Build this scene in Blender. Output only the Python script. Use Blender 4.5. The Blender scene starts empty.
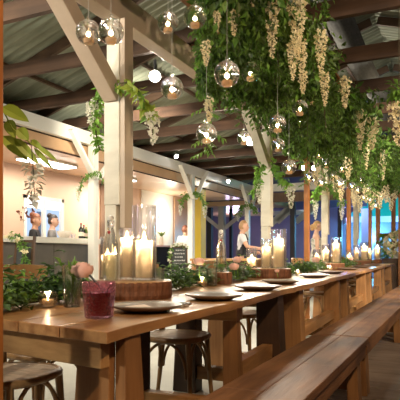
import bpy, bmesh, math, random
from mathutils import Vector, Matrix
R = random.Random(7)
PI = math.pi
scn = bpy.context.scene
COL = scn.collection
# ------------------------------------------------------------------ camera frame
H, F, HZ = 1.0, 540.0, 253.0
TH = math.radians(25.45); CT, ST = math.cos(TH), math.sin(TH)
def W(px, y, zc):                      # a point of the place from its bearing and distance
    xc = (px-200)/F*zc
    return Vector((CT*xc-ST*zc, ST*xc+CT*zc, H+(HZ-y)/F*zc))
def atz(px, y, z): return W(px, y, (H-z)*F/(y-HZ))
def yon(px, X):                        # Y on the plane X
    r = (px-200)/F
    return -X*(CT+ST*r)/(ST-CT*r)
# ------------------------------------------------------------------ mesh builder
class MB:
    def __init__(s): s.v = []; s.f = []; s.m = []; s.cur = 0
    def add(s, vs, fs):
        o = len(s.v); s.v += [tuple(v) for v in vs]
        s.f += [tuple(i+o for i in f) for f in fs]; s.m += [s.cur]*len(fs); return s
    def box(s, a, b):
        (x0,y0,z0),(x1,y1,z1) = a, b
        return s.add([(x0,y0,z0),(x1,y0,z0),(x1,y1,z0),(x0,y1,z0),(x0,y0,z1),(x1,y0,z1),(x1,y1,z1),(x0,y1,z1)],
              [(0,3,2,1),(4,5,6,7),(0,1,5,4),(1,2,6,5),(2,3,7,6),(3,0,4,7)])
    def bar(s, p, q, w, h, up=(0,0,1), w2=None, h2=None):
        p, q = Vector(p), Vector(q); d = (q-p).normalized(); up = Vector(up)
        x = d.cross(up)
        if x.length < 1e-4: x = d.cross(Vector((1,0,0)))
        x.normalize(); y = x.cross(d).normalized()
        w2 = w2 or w; h2 = h2 or h; vs = []
        for c, a, b in ((p,w,h),(q,w2,h2)):
            for i, j in ((-1,-1),(1,-1),(1,1),(-1,1)): vs.append(c+x*(a/2*i)+y*(b/2*j))
        return s.add(vs, [(3,2,1,0),(4,5,6,7),(0,1,5,4),(1,2,6,5),(2,3,7,6),(3,0,4,7)])
    def tube(s, pts, r, n=8, closed=False, cap=True):
        pts = [Vector(p) for p in pts]; k = len(pts)
        rr = r if isinstance(r, (list,tuple)) else [r]*k
        vs = []; prev = None
        for i, p in enumerate(pts):
            if closed: d = pts[(i+1)%k]-pts[i-1]
            else: d = pts[min(i+1,k-1)]-pts[max(i-1,0)]
            d = d.normalized() if d.length > 1e-9 else Vector((0,0,1))
            if prev is None:
                a = d.orthogonal().normalized()
            else:
                a = prev-d*prev.dot(d)
                a = a.normalized() if a.length > 1e-6 else d.orthogonal().normalized()
            prev = a; b = d.cross(a)
            for j in range(n):
                t = 2*PI*j/n; vs.append(p+(a*math.cos(t)+b*math.sin(t))*rr[i])
        fs = []
        for i in range(k if closed else k-1):
            i2 = (i+1)%k
            for j in range(n): fs.append((i*n+j, i*n+(j+1)%n, i2*n+(j+1)%n, i2*n+j))
        if cap and not closed: fs += [tuple(range(n-1,-1,-1)), tuple(range((k-1)*n, k*n))]
        return s.add(vs, fs)
    def lathe(s, prof, c=(0,0,0), n=24, sx=1, sy=1):
        c = Vector(c); vs = []; k = len(prof)
        for r, z in prof:
            for j in range(n):
                t = 2*PI*j/n; vs.append(c+Vector((r*sx*math.cos(t), r*sy*math.sin(t), z)))
        fs = []
        for i in range(k-1):
            for j in range(n): fs.append((i*n+j, i*n+(j+1)%n, (i+1)*n+(j+1)%n, (i+1)*n+j))
        if prof[0][0] > 1e-5: fs.append(tuple(range(n-1,-1,-1)))
        if prof[-1][0] > 1e-5: fs.append(tuple(range((k-1)*n, k*n)))
        return s.add(vs, fs)
    def prism(s, outline, z0, z1):     # outline in XY
        n = len(outline)
        vs = [(x,y,z0) for x,y in outline]+[(x,y,z1) for x,y in outline]
        return s.add(vs, [tuple(range(n-1,-1,-1)), tuple(range(n,2*n))]+[(i,(i+1)%n,n+(i+1)%n,n+i) for i in range(n)])
    def leaf(s, p, d, nrm, l, w, bend=0.15):
        p, d, nrm = Vector(p), Vector(d).normalized(), Vector(nrm)
        x = d.cross(nrm)
        x = x.normalized() if x.length > 1e-4 else d.orthogonal().normalized()
        n = x.cross(d).normalized()
        m = p+d*l*.45; t = p+d*l-n*l*bend
        return s.add([p, m+x*w/2+n*w*.18, t, m-x*w/2+n*w*.18, m-n*w*.02], [(0,1,4),(1,2,4),(2,3,4),(3,0,4)])
    def leafx(s, p, d, nrm, l, w, bend=0.15):
        p, d, nrm = Vector(p), Vector(d).normalized(), Vector(nrm); x = d.cross(nrm).normalized(); n = x.cross(d).normalized(); vs = []
        k = 7
        for i in range(k+1):
            f = i/k; hw = w/2*max(.02,math.sin(PI*f**.72))**.8*(1 if f < 1 else 0); c = p+d*l*f-n*l*bend*f*f
            vs += [c-x*hw+n*hw*.35, c, c+x*hw+n*hw*.35]
        return s.add(vs, [q for i in range(k) for q in ((i*3,i*3+1,i*3+4,i*3+3),(i*3+1,i*3+2,i*3+5,i*3+4))])
    def ball(s, c, r, n=10, k=6, sx=1, sy=1, sz=1):
        pr = [(max(1e-6, r*math.sin(PI*i/k)), -r*sz*math.cos(PI*i/k)) for i in range(k+1)]
        return s.lathe(pr, c, n, sx, sy)
    def build(s, name, mat, parent=None, smooth=False, bevel=0, loc=None, world=False):
        me = bpy.data.meshes.new(name); me.from_pydata(s.v, [], s.f)
        mats = mat if isinstance(mat, (list,tuple)) else [mat]
        for m in mats: me.materials.append(m)
        if len(mats) > 1: me.polygons.foreach_set('material_index', s.m)
        if smooth: me.polygons.foreach_set('use_smooth', [True]*len(me.polygons))
        me.update()
        if smooth == 'auto':
            try: me.set_sharp_from_angle(angle=math.radians(40))
            except Exception: pass
        o = bpy.data.objects.new(name, me); COL.objects.link(o)
        if parent: o.parent = parent
        if loc is not None: o.location = loc
        if bevel:
            b = o.modifiers.new('bevel', 'BEVEL'); b.width = bevel; b.segments = 2; b.limit_method = 'ANGLE'
        return o
def tag(o, label=None, cat=None, group=None, kind=None):
    if label: o['label'] = label
    if cat: o['category'] = cat
    if group: o['group'] = group
    if kind: o['kind'] = kind
    return o
def thing(name, label, cat, loc=(0,0,0), rz=0, group=None):
    o = bpy.data.objects.new(name, None); COL.objects.link(o); o.empty_display_size = .05
    o.location = loc; o.rotation_euler = (0,0,rz)
    return tag(o, label, cat, group)
def dup(o, parent=None):
    c = o.copy(); COL.objects.link(c)
    if parent: c.parent = parent
    for ch in o.children: dup(ch, c)
    return c
def copy_thing(o, loc, rz=0, label=None, group=None, scale=None):
    c = dup(o); c.location = loc; c.rotation_euler = (0,0,rz)
    if label: c['label'] = label
    if group: c['group'] = group
    if scale: c.scale = (scale,)*3 if not isinstance(scale,(tuple,list)) else scale
    return c
# ------------------------------------------------------------------ materials
def mat(name, col=(.8,.8,.8), rough=.5, metal=0, spec=.5, **kw):
    m = bpy.data.materials.new(name); m.use_nodes = True
    b = m.node_tree.nodes['Principled BSDF']
    b.inputs['Base Color'].default_value = (*col,1); b.inputs['Roughness'].default_value = rough
    b.inputs['Metallic'].default_value = metal; b.inputs['Specular IOR Level'].default_value = spec
    for k, v in kw.items():
        b.inputs[k.replace('_',' ')].default_value = v
    return m
def noisy(name, c1, c2, scale=(6,6,6), detail=5, rough=.55, bump=.0, lo=.35, hi=.65, metal=0, spec=.4, coords='Object', rough2=None):
    m = mat(name, c1, rough, metal, spec); nt = m.node_tree; N = nt.nodes; L = nt.links; b = N['Principled BSDF']
    tc = N.new('ShaderNodeTexCoord'); mp = N.new('ShaderNodeMapping'); mp.inputs['Scale'].default_value = scale
    nz = N.new('ShaderNodeTexNoise'); nz.inputs['Scale'].default_value = 1; nz.inputs['Detail'].default_value = detail
    nz.inputs['Roughness'].default_value = .6
    cr = N.new('ShaderNodeValToRGB'); cr.color_ramp.elements[0].position = lo; cr.color_ramp.elements[1].position = hi
    cr.color_ramp.elements[0].color = (*c1,1); cr.color_ramp.elements[1].color = (*c2,1)
    L.new(tc.outputs[coords], mp.inputs[0]); L.new(mp.outputs[0], nz.inputs['Vector']); L.new(nz.outputs['Fac'], cr.inputs[0])
    L.new(cr.outputs[0], b.inputs['Base Color'])
    if rough2 is not None:
        mr = N.new('ShaderNodeMapRange'); mr.inputs['From Min'].default_value=.35; mr.inputs['From Max'].default_value=.65
        mr.inputs['To Min'].default_value=rough; mr.inputs['To Max'].default_value=rough2
        L.new(nz.outputs['Fac'], mr.inputs[0]); L.new(mr.outputs[0], b.inputs['Roughness'])
    if bump:
        bp = N.new('ShaderNodeBump'); bp.inputs['Strength'].default_value = bump; bp.inputs['Distance'].default_value = .01
        L.new(nz.outputs['Fac'], bp.inputs['Height']); L.new(bp.outputs[0], b.inputs['Normal'])
    return m
def wood(name, c1, c2, along='y', rough=.45, fine=26, bump=.25, spec=.4):
    s = {'x':(1.3,fine,fine),'y':(fine,1.3,fine),'z':(fine,fine,1.3)}[along]
    m = noisy(name, c1, c2, s, 6, rough, bump, .3, .72, spec=spec)
    nt = m.node_tree; N = nt.nodes; L = nt.links; b = N['Principled BSDF']
    old = b.inputs['Base Color'].links[0].from_socket
    tc = [n for n in N if n.type == 'TEX_COORD'][0]
    nz = N.new('ShaderNodeTexNoise'); nz.inputs['Scale'].default_value = 2.2; nz.inputs['Detail'].default_value = 3
    mp = N.new('ShaderNodeMapRange'); mp.inputs['From Min'].default_value=.3; mp.inputs['From Max'].default_value=.7
    mp.inputs['To Min'].default_value=.62; mp.inputs['To Max'].default_value=1.2
    mx = N.new('ShaderNodeMix'); mx.data_type='RGBA'; mx.blend_type='MULTIPLY'; mx.inputs[0].default_value = 1
    L.new(tc.outputs['Object'], nz.inputs['Vector']); L.new(nz.outputs['Fac'], mp.inputs[0])
    cb = N.new('ShaderNodeCombineColor'); 
    for i in range(3): L.new(mp.outputs[0], cb.inputs[i])
    L.new(old, mx.inputs[6]); L.new(cb.outputs[0], mx.inputs[7]); L.new(mx.outputs[2], b.inputs['Base Color'])
    return m
def emit(name, col, st):
    m = bpy.data.materials.new(name); m.use_nodes = True; nt = m.node_tree; nt.nodes.clear()
    e = nt.nodes.new('ShaderNodeEmission'); o = nt.nodes.new('ShaderNodeOutputMaterial')
    e.inputs[0].default_value = (*col,1); e.inputs[1].default_value = st; nt.links.new(e.outputs[0], o.inputs[0]); return m
def thin_glass(name, tint=(1,1,1), ior=1.35, rough=.02, bump=0, edge=.0):
    m = bpy.data.materials.new(name); m.use_nodes = True; nt = m.node_tree; nt.nodes.clear(); N = nt.nodes; L = nt.links
    o = N.new('ShaderNodeOutputMaterial'); mx = N.new('ShaderNodeMixShader'); t = N.new('ShaderNodeBsdfTransparent')
    g = N.new('ShaderNodeBsdfAnisotropic') if False else N.new('ShaderNodeBsdfGlossy')
    lw = N.new('ShaderNodeLayerWeight'); lw.inputs['Blend'].default_value = .5
    pw = N.new('ShaderNodeMath'); pw.operation = 'POWER'; pw.inputs[1].default_value = 3.2
    mr = N.new('ShaderNodeMapRange'); mr.inputs['To Min'].default_value = .035; mr.inputs['To Max'].default_value = ior-.75
    t.inputs[0].default_value = (*tint,1); g.inputs[0].default_value = (1,1,1,1); g.inputs['Roughness'].default_value = rough
    L.new(lw.outputs['Facing'], pw.inputs[0]); L.new(pw.outputs[0], mr.inputs[0]); L.new(mr.outputs[0], mx.inputs[0])
    L.new(t.outputs[0], mx.inputs[1]); L.new(g.outputs[0], mx.inputs[2]); L.new(mx.outputs[0], o.inputs[0])
    if bump:
        nz = N.new('ShaderNodeTexVoronoi'); nz.inputs['Scale'].default_value = 70
        bp = N.new('ShaderNodeBump'); bp.inputs['Strength'].default_value = bump; bp.inputs['Distance'].default_value=.01
        L.new(nz.outputs['Distance'], bp.inputs['Height']); L.new(bp.outputs[0], g.inputs['Normal'])
        L.new(bp.outputs[0], lw.inputs['Normal'])
    return m
def leafmat(name, c1, c2, rough=.42):
    m = noisy(name, c1, c2, (5,5,5), 3, rough, 0, .35, .65, spec=.4)
    nt = m.node_tree; N = nt.nodes; L = nt.links; b = N['Principled BSDF']
    tr = N.new('ShaderNodeBsdfTranslucent'); mx = N.new('ShaderNodeMixShader'); mx.inputs[0].default_value = .28
    L.new(b.inputs['Base Color'].links[0].from_socket, tr.inputs[0])
    L.new(b.outputs[0], mx.inputs[1]); L.new(tr.outputs[0], mx.inputs[2])
    L.new(mx.outputs[0], N['Material Output'].inputs[0]); return m
M = {}
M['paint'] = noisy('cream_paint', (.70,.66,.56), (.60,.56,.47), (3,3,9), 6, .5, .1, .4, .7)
M['paintbeam_shade'] = noisy('beam_paint_and_shade', (.54,.43,.335), (.46,.365,.28), (3,3,3), 6, .5, .1, .4, .7)
M['joist'] = wood('dark_joist', (.055,.027,.015), (.105,.054,.03), 'x', .7, 18)
M['rafter'] = wood('dark_rafter', (.08,.045,.028), (.13,.08,.05), 'x', .7, 18)
M['roof'] = noisy('corrugated_iron', (.30,.33,.255), (.16,.175,.13), (1.2,7,1.2), 5, .65, .0, .35, .7, metal=.15)
M['duct'] = noisy('grey_duct', (.20,.20,.19), (.14,.14,.135), (20,3,20), 3, .8, .3, spec=.1)
M['steel'] = mat('brushed_steel', (.55,.54,.52), .3, 1)
M['conduit'] = mat('grey_conduit', (.5,.5,.48), .5)
M['table'] = wood('table_timber', (.27,.11,.038), (.64,.35,.14), 'y', .3, 15, .2, .5)
M['tablex'] = wood('table_timber_cross', (.30,.135,.045), (.64,.37,.145), 'x', .45, 15, .15)
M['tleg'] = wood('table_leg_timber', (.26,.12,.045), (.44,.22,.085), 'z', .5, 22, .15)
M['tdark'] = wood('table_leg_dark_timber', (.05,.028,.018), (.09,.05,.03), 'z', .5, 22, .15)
M['bench'] = wood('bench_timber', (.13,.055,.025), (.34,.16,.07), 'y', .58, 13, .8, .35)
M['chair'] = wood('bentwood', (.25,.13,.048), (.40,.225,.085), 'z', .38, 24, .05, .5)
M['cane'] = noisy('woven_cane', (.62,.46,.32), (.40,.28,.18), (60,9,60), 3, .6, .3, .35,.65)
M['slab'] = wood('slab_top', (.40,.21,.085), (.58,.34,.15), 'x', .4, 14, .1)
M['bark'] = noisy('slab_bark', (.075,.028,.012), (.22,.085,.035), (60,60,5), 5, .75, .7, .3, .7)
M['apost'] = wood('orange_timber', (.30,.10,.022), (.46,.18,.045), 'z', .45, 22, .1)
M['abeam'] = wood('orange_timber_long', (.26,.085,.02), (.40,.15,.04), 'y', .5, 22, .1)
M['floor'] = noisy('pale_concrete', (.50,.49,.42), (.40,.39,.33), (1.4,1.4,1.4), 7, .5, .05, .35, .65)
M['wallcream'] = noisy('peach_wall', (.70,.49,.36), (.66,.45,.33), (.8,.8,.8), 2, .5, 0)
M['panel'] = noisy('peach_panel', (.60,.38,.22), (.54,.34,.19), (.6,3,3), 3, .3, 0)
M['soffit'] = noisy('bar_ceiling_board', (.72,.50,.34), (.66,.46,.31), (.8,.8,.8), 2, .28, 0)
M['gap'] = mat('dark_gap', (.06,.03,.02), .8)
M['white'] = mat('white_paint', (.80,.78,.72), .45)
M['counter'] = noisy('counter_top', (.74,.72,.66), (.66,.64,.58), (3,3,3), 4, .35)
M['counterfront'] = noisy('counter_front', (.115,.10,.082), (.09,.08,.066), (4,4,4), 3, .55)
M['browndoor'] = wood('brown_board', (.14,.08,.05), (.20,.12,.075), 'z', .5)
M['mustard'] = noisy('mustard_paint', (.55,.42,.035), (.48,.36,.03), (2,2,2), 3, .5)
M['purplewall'] = noisy('night_wall', (.16,.14,.22), (.12,.105,.17), (.7,.7,.7), 3, .6)
M['darktimber'] = mat('dark_timber', (.03,.025,.03), .6)
M['greytimber'] = mat('grey_timber', (.32,.31,.30), .6)
M['canvas'] = mat('tent_canvas', (.75,.8,.8), .7)
M['leaf'] = leafmat('leaf_green', (.038,.085,.016), (.10,.165,.034))
M['leafmid'] = leafmat('leaf_mid', (.095,.22,.036), (.20,.35,.06))
M['leafbright'] = leafmat('leaf_bright', (.10,.25,.03), (.22,.40,.06))
M['leafblue'] = leafmat('leaf_table', (.038,.09,.032), (.11,.18,.065))
M['leaflime'] = leafmat('leaf_lime', (.22,.30,.035), (.34,.42,.07))
M['cutdark'] = wood('dark_easel_wood', (.06,.03,.015), (.11,.055,.028), 'z', .6)
M['stem'] = mat('stem_brown', (.06,.045,.02), .7)
M['cream'] = leafmat('cream_petals', (.88,.77,.50), (.90,.82,.58), .6)
M['pearl'] = leafmat('white_petals', (.78,.76,.66), (.70,.68,.58), .6)
M['blush'] = noisy('blush_petals', (.86,.56,.47), (.80,.46,.38), (30,30,30), 2, .55)
M['rust'] = noisy('rust_petals', (.34,.12,.08), (.22,.07,.05), (30,30,30), 2, .55)
def real_glass(name, col=(1,1,1), k=.55, rough=.0, bump=0):
    m = thin_glass(name, col, 1.5, .03); nt = m.node_tree; N = nt.nodes; L = nt.links
    o = [n for n in N if n.type == 'OUTPUT_MATERIAL'][0]; src = o.inputs[0].links[0].from_socket
    g = N.new('ShaderNodeBsdfGlass'); g.inputs['IOR'].default_value = 1.48; g.inputs['Roughness'].default_value = rough; g.inputs[0].default_value = (*col,1)
    mx = N.new('ShaderNodeMixShader'); mx.inputs[0].default_value = k
    L.new(src, mx.inputs[1]); L.new(g.outputs[0], mx.inputs[2]); L.new(mx.outputs[0], o.inputs[0])
    if bump:
        nz = N.new('ShaderNodeTexVoronoi'); nz.inputs['Scale'].default_value = 75; bp = N.new('ShaderNodeBump'); bp.inputs['Strength'].default_value = bump; bp.inputs['Distance'].default_value = .006
        tc = N.new('ShaderNodeTexCoord'); L.new(tc.outputs['Object'], nz.inputs['Vector'])
        L.new(nz.outputs['Distance'], bp.inputs['Height']); L.new(bp.outputs[0], g.inputs['Normal'])
        for n in N:
            if n.type in ('BSDF_GLOSSY','BSDF_ANISOTROPIC','LAYER_WEIGHT'): L.new(bp.outputs[0], n.inputs['Normal'])
    return m
M['glass'] = real_glass('clear_glass')
M['vaseglass'] = real_glass('vase_glass', (1,1,1), .32)
M['pinkglass'] = real_glass('pink_cut_glass', (1,.80,.90), .6, .03, 1.0)
M['water'] = thin_glass('water', (.9,.93,.9), 1.3)
M['drink'] = mat('berry_drink', (.46,.035,.028), .2, Transmission_Weight=.3)
def waxmat(name, col, k):
    m = mat(name, col, .5); nt = m.node_tree; N = nt.nodes; L = nt.links; b = N['Principled BSDF']
    t = N.new('ShaderNodeBsdfTranslucent'); t.inputs[0].default_value = (*[min(1,v*1.03) for v in col],1); mx = N.new('ShaderNodeMixShader'); mx.inputs[0].default_value = k
    L.new(b.outputs[0], mx.inputs[1]); L.new(t.outputs[0], mx.inputs[2]); L.new(mx.outputs[0], N['Material Output'].inputs[0]); return m
M['wax'] = waxmat('ivory_wax', (.96,.84,.62), .62)
M['waxtea'] = waxmat('tea_wax', (.95,.76,.52), .5)
M['flame'] = emit('flame', (1,.66,.26), 30)
M['wick'] = mat('wick', (.02,.015,.01), .9)
M['plate'] = noisy('stoneware', (.25,.20,.165), (.20,.155,.125), (5,5,5), 3, .3, spec=.5)
M['linen'] = noisy('linen', (.74,.68,.60), (.66,.60,.52), (40,40,40), 2, .8)
M['card'] = mat('menu_card', (.78,.66,.54), .6)
M['blackboard'] = noisy('blackboard', (.035,.04,.042), (.055,.06,.06), (3,3,3), 4, .7)
M['chalk'] = mat('chalk', (.7,.7,.68), .9)
M['black'] = mat('black_plastic', (.012,.012,.014), .4)
M['darkglass'] = mat('dark_bottle_glass', (.012,.02,.012), .1)
M['redwax'] = mat('red_seal', (.35,.02,.02), .4)
M['lamp'] = emit('lamp_face', (1,.96,.88), 60)
M['tubelamp'] = emit('bar_tube', (1,.95,.88), 7)
M['litpane'] = emit('lit_pane', (.55,.72,1.0), .7)
M['tube_glow'] = emit('lit_tube_glow', (1,.97,.92), 1.4)
# ================================================================== THE BUILDING
XA, XB, YE = -2.5, -5.76, 15.8
AY = [3.666, 7.52, 11.38, 15.24]
BY = [3.89, 7.74, 11.6, 15.46]
ZB, ZT = 2.87, 3.09                     # underside and top of the long beams
def st(o, label=None): return tag(o, label, None, None, 'structure')
st(MB().box((-16,-5,-.1),(9,24,0)).build('floor', M['floor']), 'pale concrete floor of the open shed')
# planked deck on the bench side, boards across
m = MB(); y = -3
while y < 15.7:
    x = -.55 + R.uniform(-.01,.0)
    for x0, x1 in ((-.80,.9),(.91,2.6),(2.61,5.2)):
        m.box((x0, y, .001), (x1, y+.172, .012+R.uniform(0,.003)))
    y += .178
deckm = wood('deck_board', (.20,.145,.115), (.30,.235,.19), 'x', .5, 12, .15)
st(m.build('floor_deck', deckm), 'grey brown timber deck boards beside the bench')

def zroof(x): return 3.16+.33*(x+6.3) if x < -1.2 else 3.16+.33*5.1-.30*(x+1.2)
def roof(name, xs, y0, y1):
    m = MB(); pitch, n = .13, 6; ys = []
    k = int((y1-y0)/pitch*n)
    vs = []; fs = []
    for i in range(k+1):
        yy = y0+i*pitch/n; dz = .021*math.sin(2*PI*i/n)
        for x in xs: vs.append((x, yy, zroof(x-1e-4 if x == xs[-1] and x < 0 else x)+dz))
    q = len(xs)
    for i in range(k):
        for j in range(q-1): fs.append((i*q+j, i*q+j+1, (i+1)*q+j+1, (i+1)*q+j))
    m.add(vs, fs); return m.build(name, M['roof'], smooth=True)
st(roof('ceiling', [-6.7,-3.9,-1.2], -3, 16.3), 'corrugated iron roof slope above the bar side')
st(roof('ceiling_slope', [-1.2,1.8,4.8], -3, 16.3), 'corrugated iron roof slope above the bench side')
# ceiling joists across the shed, every 1.2 m, resting on the two long beams
yj = .05
while yj < 15.7:
    st(MB().box((-6.1, yj-.03, ZT), (4.6, yj+.03, ZT+.16)).build('ceiling_joist', M['joist'])); yj += 1.205
# rafters under the iron, and purlins
yj = .62
while yj < 15.8:
    a = MB(); 
    a.bar((-6.5,yj,zroof(-6.5)-.10),(-1.25,yj,zroof(-1.25)-.10), .05,.13)
    a.bar((-1.15,yj,zroof(-1.15)-.10),(4.6,yj,zroof(4.6)-.10), .05,.13)
    st(a.build('roof_rafter', M['rafter'])); yj += 1.205
for x in (-5.3,-4.2,-3.0,-1.9,-.3,.9,2.0,3.1):
    st(MB().box((x-.025,-2.5,zroof(x)-.075),(x+.025,16,zroof(x)-.03)).build('roof_purlin', M['rafter']))
st(MB().bar((-6.3,3.32,zroof(-6.3)-.2),(-1.5,3.32,zroof(-1.5)-.2),.03,.03).build('roof_conduit', M['conduit']), 'pale conduit pipe running up the roof slope')
# ridged flexible duct along the ridge
pts = []; rr = []
k = 0; y = 2.2
while y < 15.4:
    pts.append((-1.33, y, 3.92+.03*math.sin(y*1.3))); rr.append(.17 if k % 2 else .148); y += .06; k += 1
tag(MB().tube(pts, rr, 18).build('air_duct', M['duct'], smooth=True), 'long silver flexible duct hanging under the roof ridge', 'duct')

# --- row A: painted posts with a single knee brace, carrying the long beam
for i, y in enumerate(AY):
    m = MB()
    m.box((XA-.07,y-.06,0),(XA+.04,y+.06,1.385)); m.box((XA-.072,y-.065,1.385),(XA+.075,y+.065,2.29)); m.box((XA-.05,y-.06,2.29),(XA+.07,y+.06,ZB))
    p = st(m.build('timber_post', M['paint'], bevel=.006), ['thick cream painted timber post rising behind the first table','cream painted timber post behind the second table with a knee brace','cream painted timber post beside the fair-haired woman','last cream painted post of the row behind the tables'][i])
    if i == 0: st(MB().box((XA+.076,y-.055,1.20),(XA+.12,y+.07,ZB)).build('cheek_board', M['paintbeam_shade'], p, bevel=.004))
    st(MB().bar((XA,y-.04,2.26),(XA,y-.84,ZB+.03),.13,.13,(1,0,0)).build('knee_brace', M['paint'] if i else M['paintbeam_shade'], p, bevel=.006))  # the first brace's tan is its lighting put into the colour
st(MB().box((XA-.065,-2,ZB),(XA+.075,15.7,ZT)).build('timber_beam', M['paintbeam_shade'], bevel=.006), 'long cream painted beam on the posts behind the tables')
# --- row B: thinner white posts along the bar, a brace either way
for i, y in enumerate(BY):
    p = st(MB().box((XB-.06,y-.07,0),(XB+.07,y+.07,ZB)).build('timber_post', M['white'], bevel=.006), ['white post at the bar front hidden by the near margin','white post standing against the dark bar counter','white post in front of the mustard yellow pier','white post in the far corner of the shed'][i])
    for s in (-1,1):
        st(MB().bar((XB+.08,y+s*.06,2.30),(XB+.08,y+s*.72,ZB+.14),.05,.11,(1,0,0)).build('knee_brace', M['white'], p, bevel=.005))
st(MB().box((XB-.05,-2,ZB),(XB+.05,YE,ZT)).build('timber_beam', M['white'], bevel=.006), 'long white beam on the posts along the bar')
# end beam across the shed and the lintel below it
st(MB().box((XB,YE-.06,ZB),(3.5,YE+.06,ZT)).build('timber_beam', M['white'], bevel=.006), 'white beam crossing the open far end')
st(MB().box((XB+.1,YE+.1,2.55),(3.5,YE+.2,2.84)).build('timber_lintel', M['browndoor']), 'brown timber lintel under the end beam')
for x in (-1.0, 1.2):
    st(MB().box((x-.06,YE-.07,0),(x+.06,YE+.07,ZB)).build('timber_post', M['white']), 'white post holding the end beam')

# --- bar: fascia, ceiling, back wall
XW = -7.45
m = MB(); y = -1.0
while y < 15.5:
    m.box((XB-.11,y,2.67),(XB-.08,min(y+2.38,15.7),ZB-.012)); y += 2.4
st(m.build('wall_fascia', M['panel'], bevel=.003), 'peach plywood boards under the white bar beam')
st(MB().box((XB-.14,-1,2.65),(XB-.112,15.7,ZT)).build('trim_fascia', M['gap']))
m = MB(); y = -1.0
while y < 15.5:
    m.box((XW,y,2.66),(XB-.14,min(y+1.19,15.7),2.69)); y += 1.2
st(m.build('ceiling_bar', M['soffit'], bevel=.003), 'peach board ceiling over the bar')
W0, W1, WZ0, WZ1 = yon(23,XW), yon(63,XW), 1.0, 2.12
m = MB()
m.box((XW-.1,-1,0),(XW,W0,2.66)); m.box((XW-.1,W1,0),(XW,14.6,2.66)); m.box((XW-.1,W0,WZ1),(XW,W1,2.66)); m.box((XW-.1,W0,0),(XW,W1,WZ0))
st(m.build('wall_bar', M['wallcream']), 'peach wall behind the bar')
st(MB().box((XW,yon(141,XW),.0),(XW+.03,yon(172,XW),2.655)).build('wall_lit_patch', M['white'], bevel=.003), 'pale section standing for lamp light on the wall behind the bar')  # white section stands in for lamp light falling on the wall
st(MB().box((XW+.031,yon(173,XW),.0),(XW+.05,yon(189,XW),2.655)).build('wall_return', M['panel'], bevel=.003), 'pinkish brown board section of the wall beyond the bar')
# window in the bar wall
ym = (W0+W1)/2
m = MB()
for a,b in (((XW-.08,W0,WZ0),(XW+.03,W0+.07,WZ1)),((XW-.08,W1-.07,WZ0),(XW+.03,W1,WZ1)),((XW-.08,W0,WZ1-.07),(XW+.03,W1,WZ1)),((XW-.08,W0,WZ0),(XW+.03,W1,WZ0+.07)),((XW-.07,ym-.04,WZ0),(XW+.02,ym+.04,WZ1))): m.box(a,b)
w = st(m.build('window_1', M['white']), 'white framed window in the bar wall behind the two bar staff')
st(MB().box((XW-.06,W0+.06,WZ0+.06),(XW-.045,W1-.06,WZ1-.22)).build('pane', M['litpane'], w))
st(MB().box((XW-.04,W0+.06,WZ1-.24),(XW-.015,W1-.06,WZ1-.06)).build('tube_glow', M['tube_glow'], w))  # glowing strip stands in for the blurred light tube over the window
st(MB().box((XW-.043,ym-.16,WZ0+.06),(XW-.03,ym-.05,WZ1-.3)).build('pane_divider', mat('blue_divider',(.08,.13,.25),.5), w))
st(MB().box((XW+.0,10.25,0),(XW+.05,10.75,2.6)).build('door_1', M['browndoor'], bevel=.004), 'brown board door in the bar wall')
# counter
CY1 = 8.15
c = thing('bar_counter', 'long bar counter with a pale top and dark front', 'bar counter', (-5.95,2.0,0))
def cb(a,b): return (a[0]+5.95,a[1]-2,a[2]),(b[0]+5.95,b[1]-2,b[2])
MB().box(*cb((-6.45,1.0,1.16),(-5.88,CY1,1.255))).build('counter_top', M['counter'], c, bevel=.006)
m = MB(); y = 1.05
while y < CY1-.1:
    m.box(*cb((-6.4,y,.08),(-5.95,min(y+1.17,CY1-.05),1.15))); y += 1.18
m.build('counter_front', M['counterfront'], c, bevel=.004)
MB().box(*cb((-6.38,1.05,0),(-6.0,CY1-.05,.08))).build('plinth', M['black'], c)
# mustard pier beyond the second bar post
st(MB().box((-6.17,12.45,0),(-5.9,12.75,2.65)).build('wall_pier', M['mustard']), 'mustard yellow pier behind the white bar post')
# back bar: fridge with wooden shelf top
fy0, fy1 = yon(157,-7.0), yon(172,-7.0)
f = thing('bar_fridge', 'dark glass-fronted bar fridge under a wooden shelf by the pale wall', 'fridge', (-7.2,(fy0+fy1)/2,0))
d = (fy1-fy0)/2
MB().box((-.2,-d,0),(.2,d,1.16)).build('cabinet', mat('fridge_black',(.014,.014,.016),.8,0,.1), f, bevel=.01)
MB().box((.2,-d+.04,.1),(.22,d-.04,1.1)).build('door', mat('dark_pane',(.012,.012,.02),.8,0,.1), f)
tag(MB().box((-7.42,fy0-.2,1.163),(-6.96,fy1+.05,1.20)).build('wooden_shelf', M['table'], bevel=.004), 'pale wooden shelf board on top of the dark bar fridge', 'shelf')
vs = atz(166,238,1.2)
vb = Vector((-7.15,(fy0+fy1)/2+.1,1.2))
v = thing('bud_vase', 'white vase of greenery standing on the wooden shelf over the fridge', 'vase', vb)
MB().lathe([(.05,0),(.055,.02),(.05,.2),(.04,.24)], n=14).build('vase', M['white'], v, smooth=True)
m = MB()
for k in range(26):
    t = R.uniform(0,6.28); m.leaf((0,0,.23),(math.cos(t)*.7,math.sin(t)*.7,R.uniform(.5,1.3)),(0,0,1),R.uniform(.1,.24),.05)
m.build('foliage', M['leafmid'], v)

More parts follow.
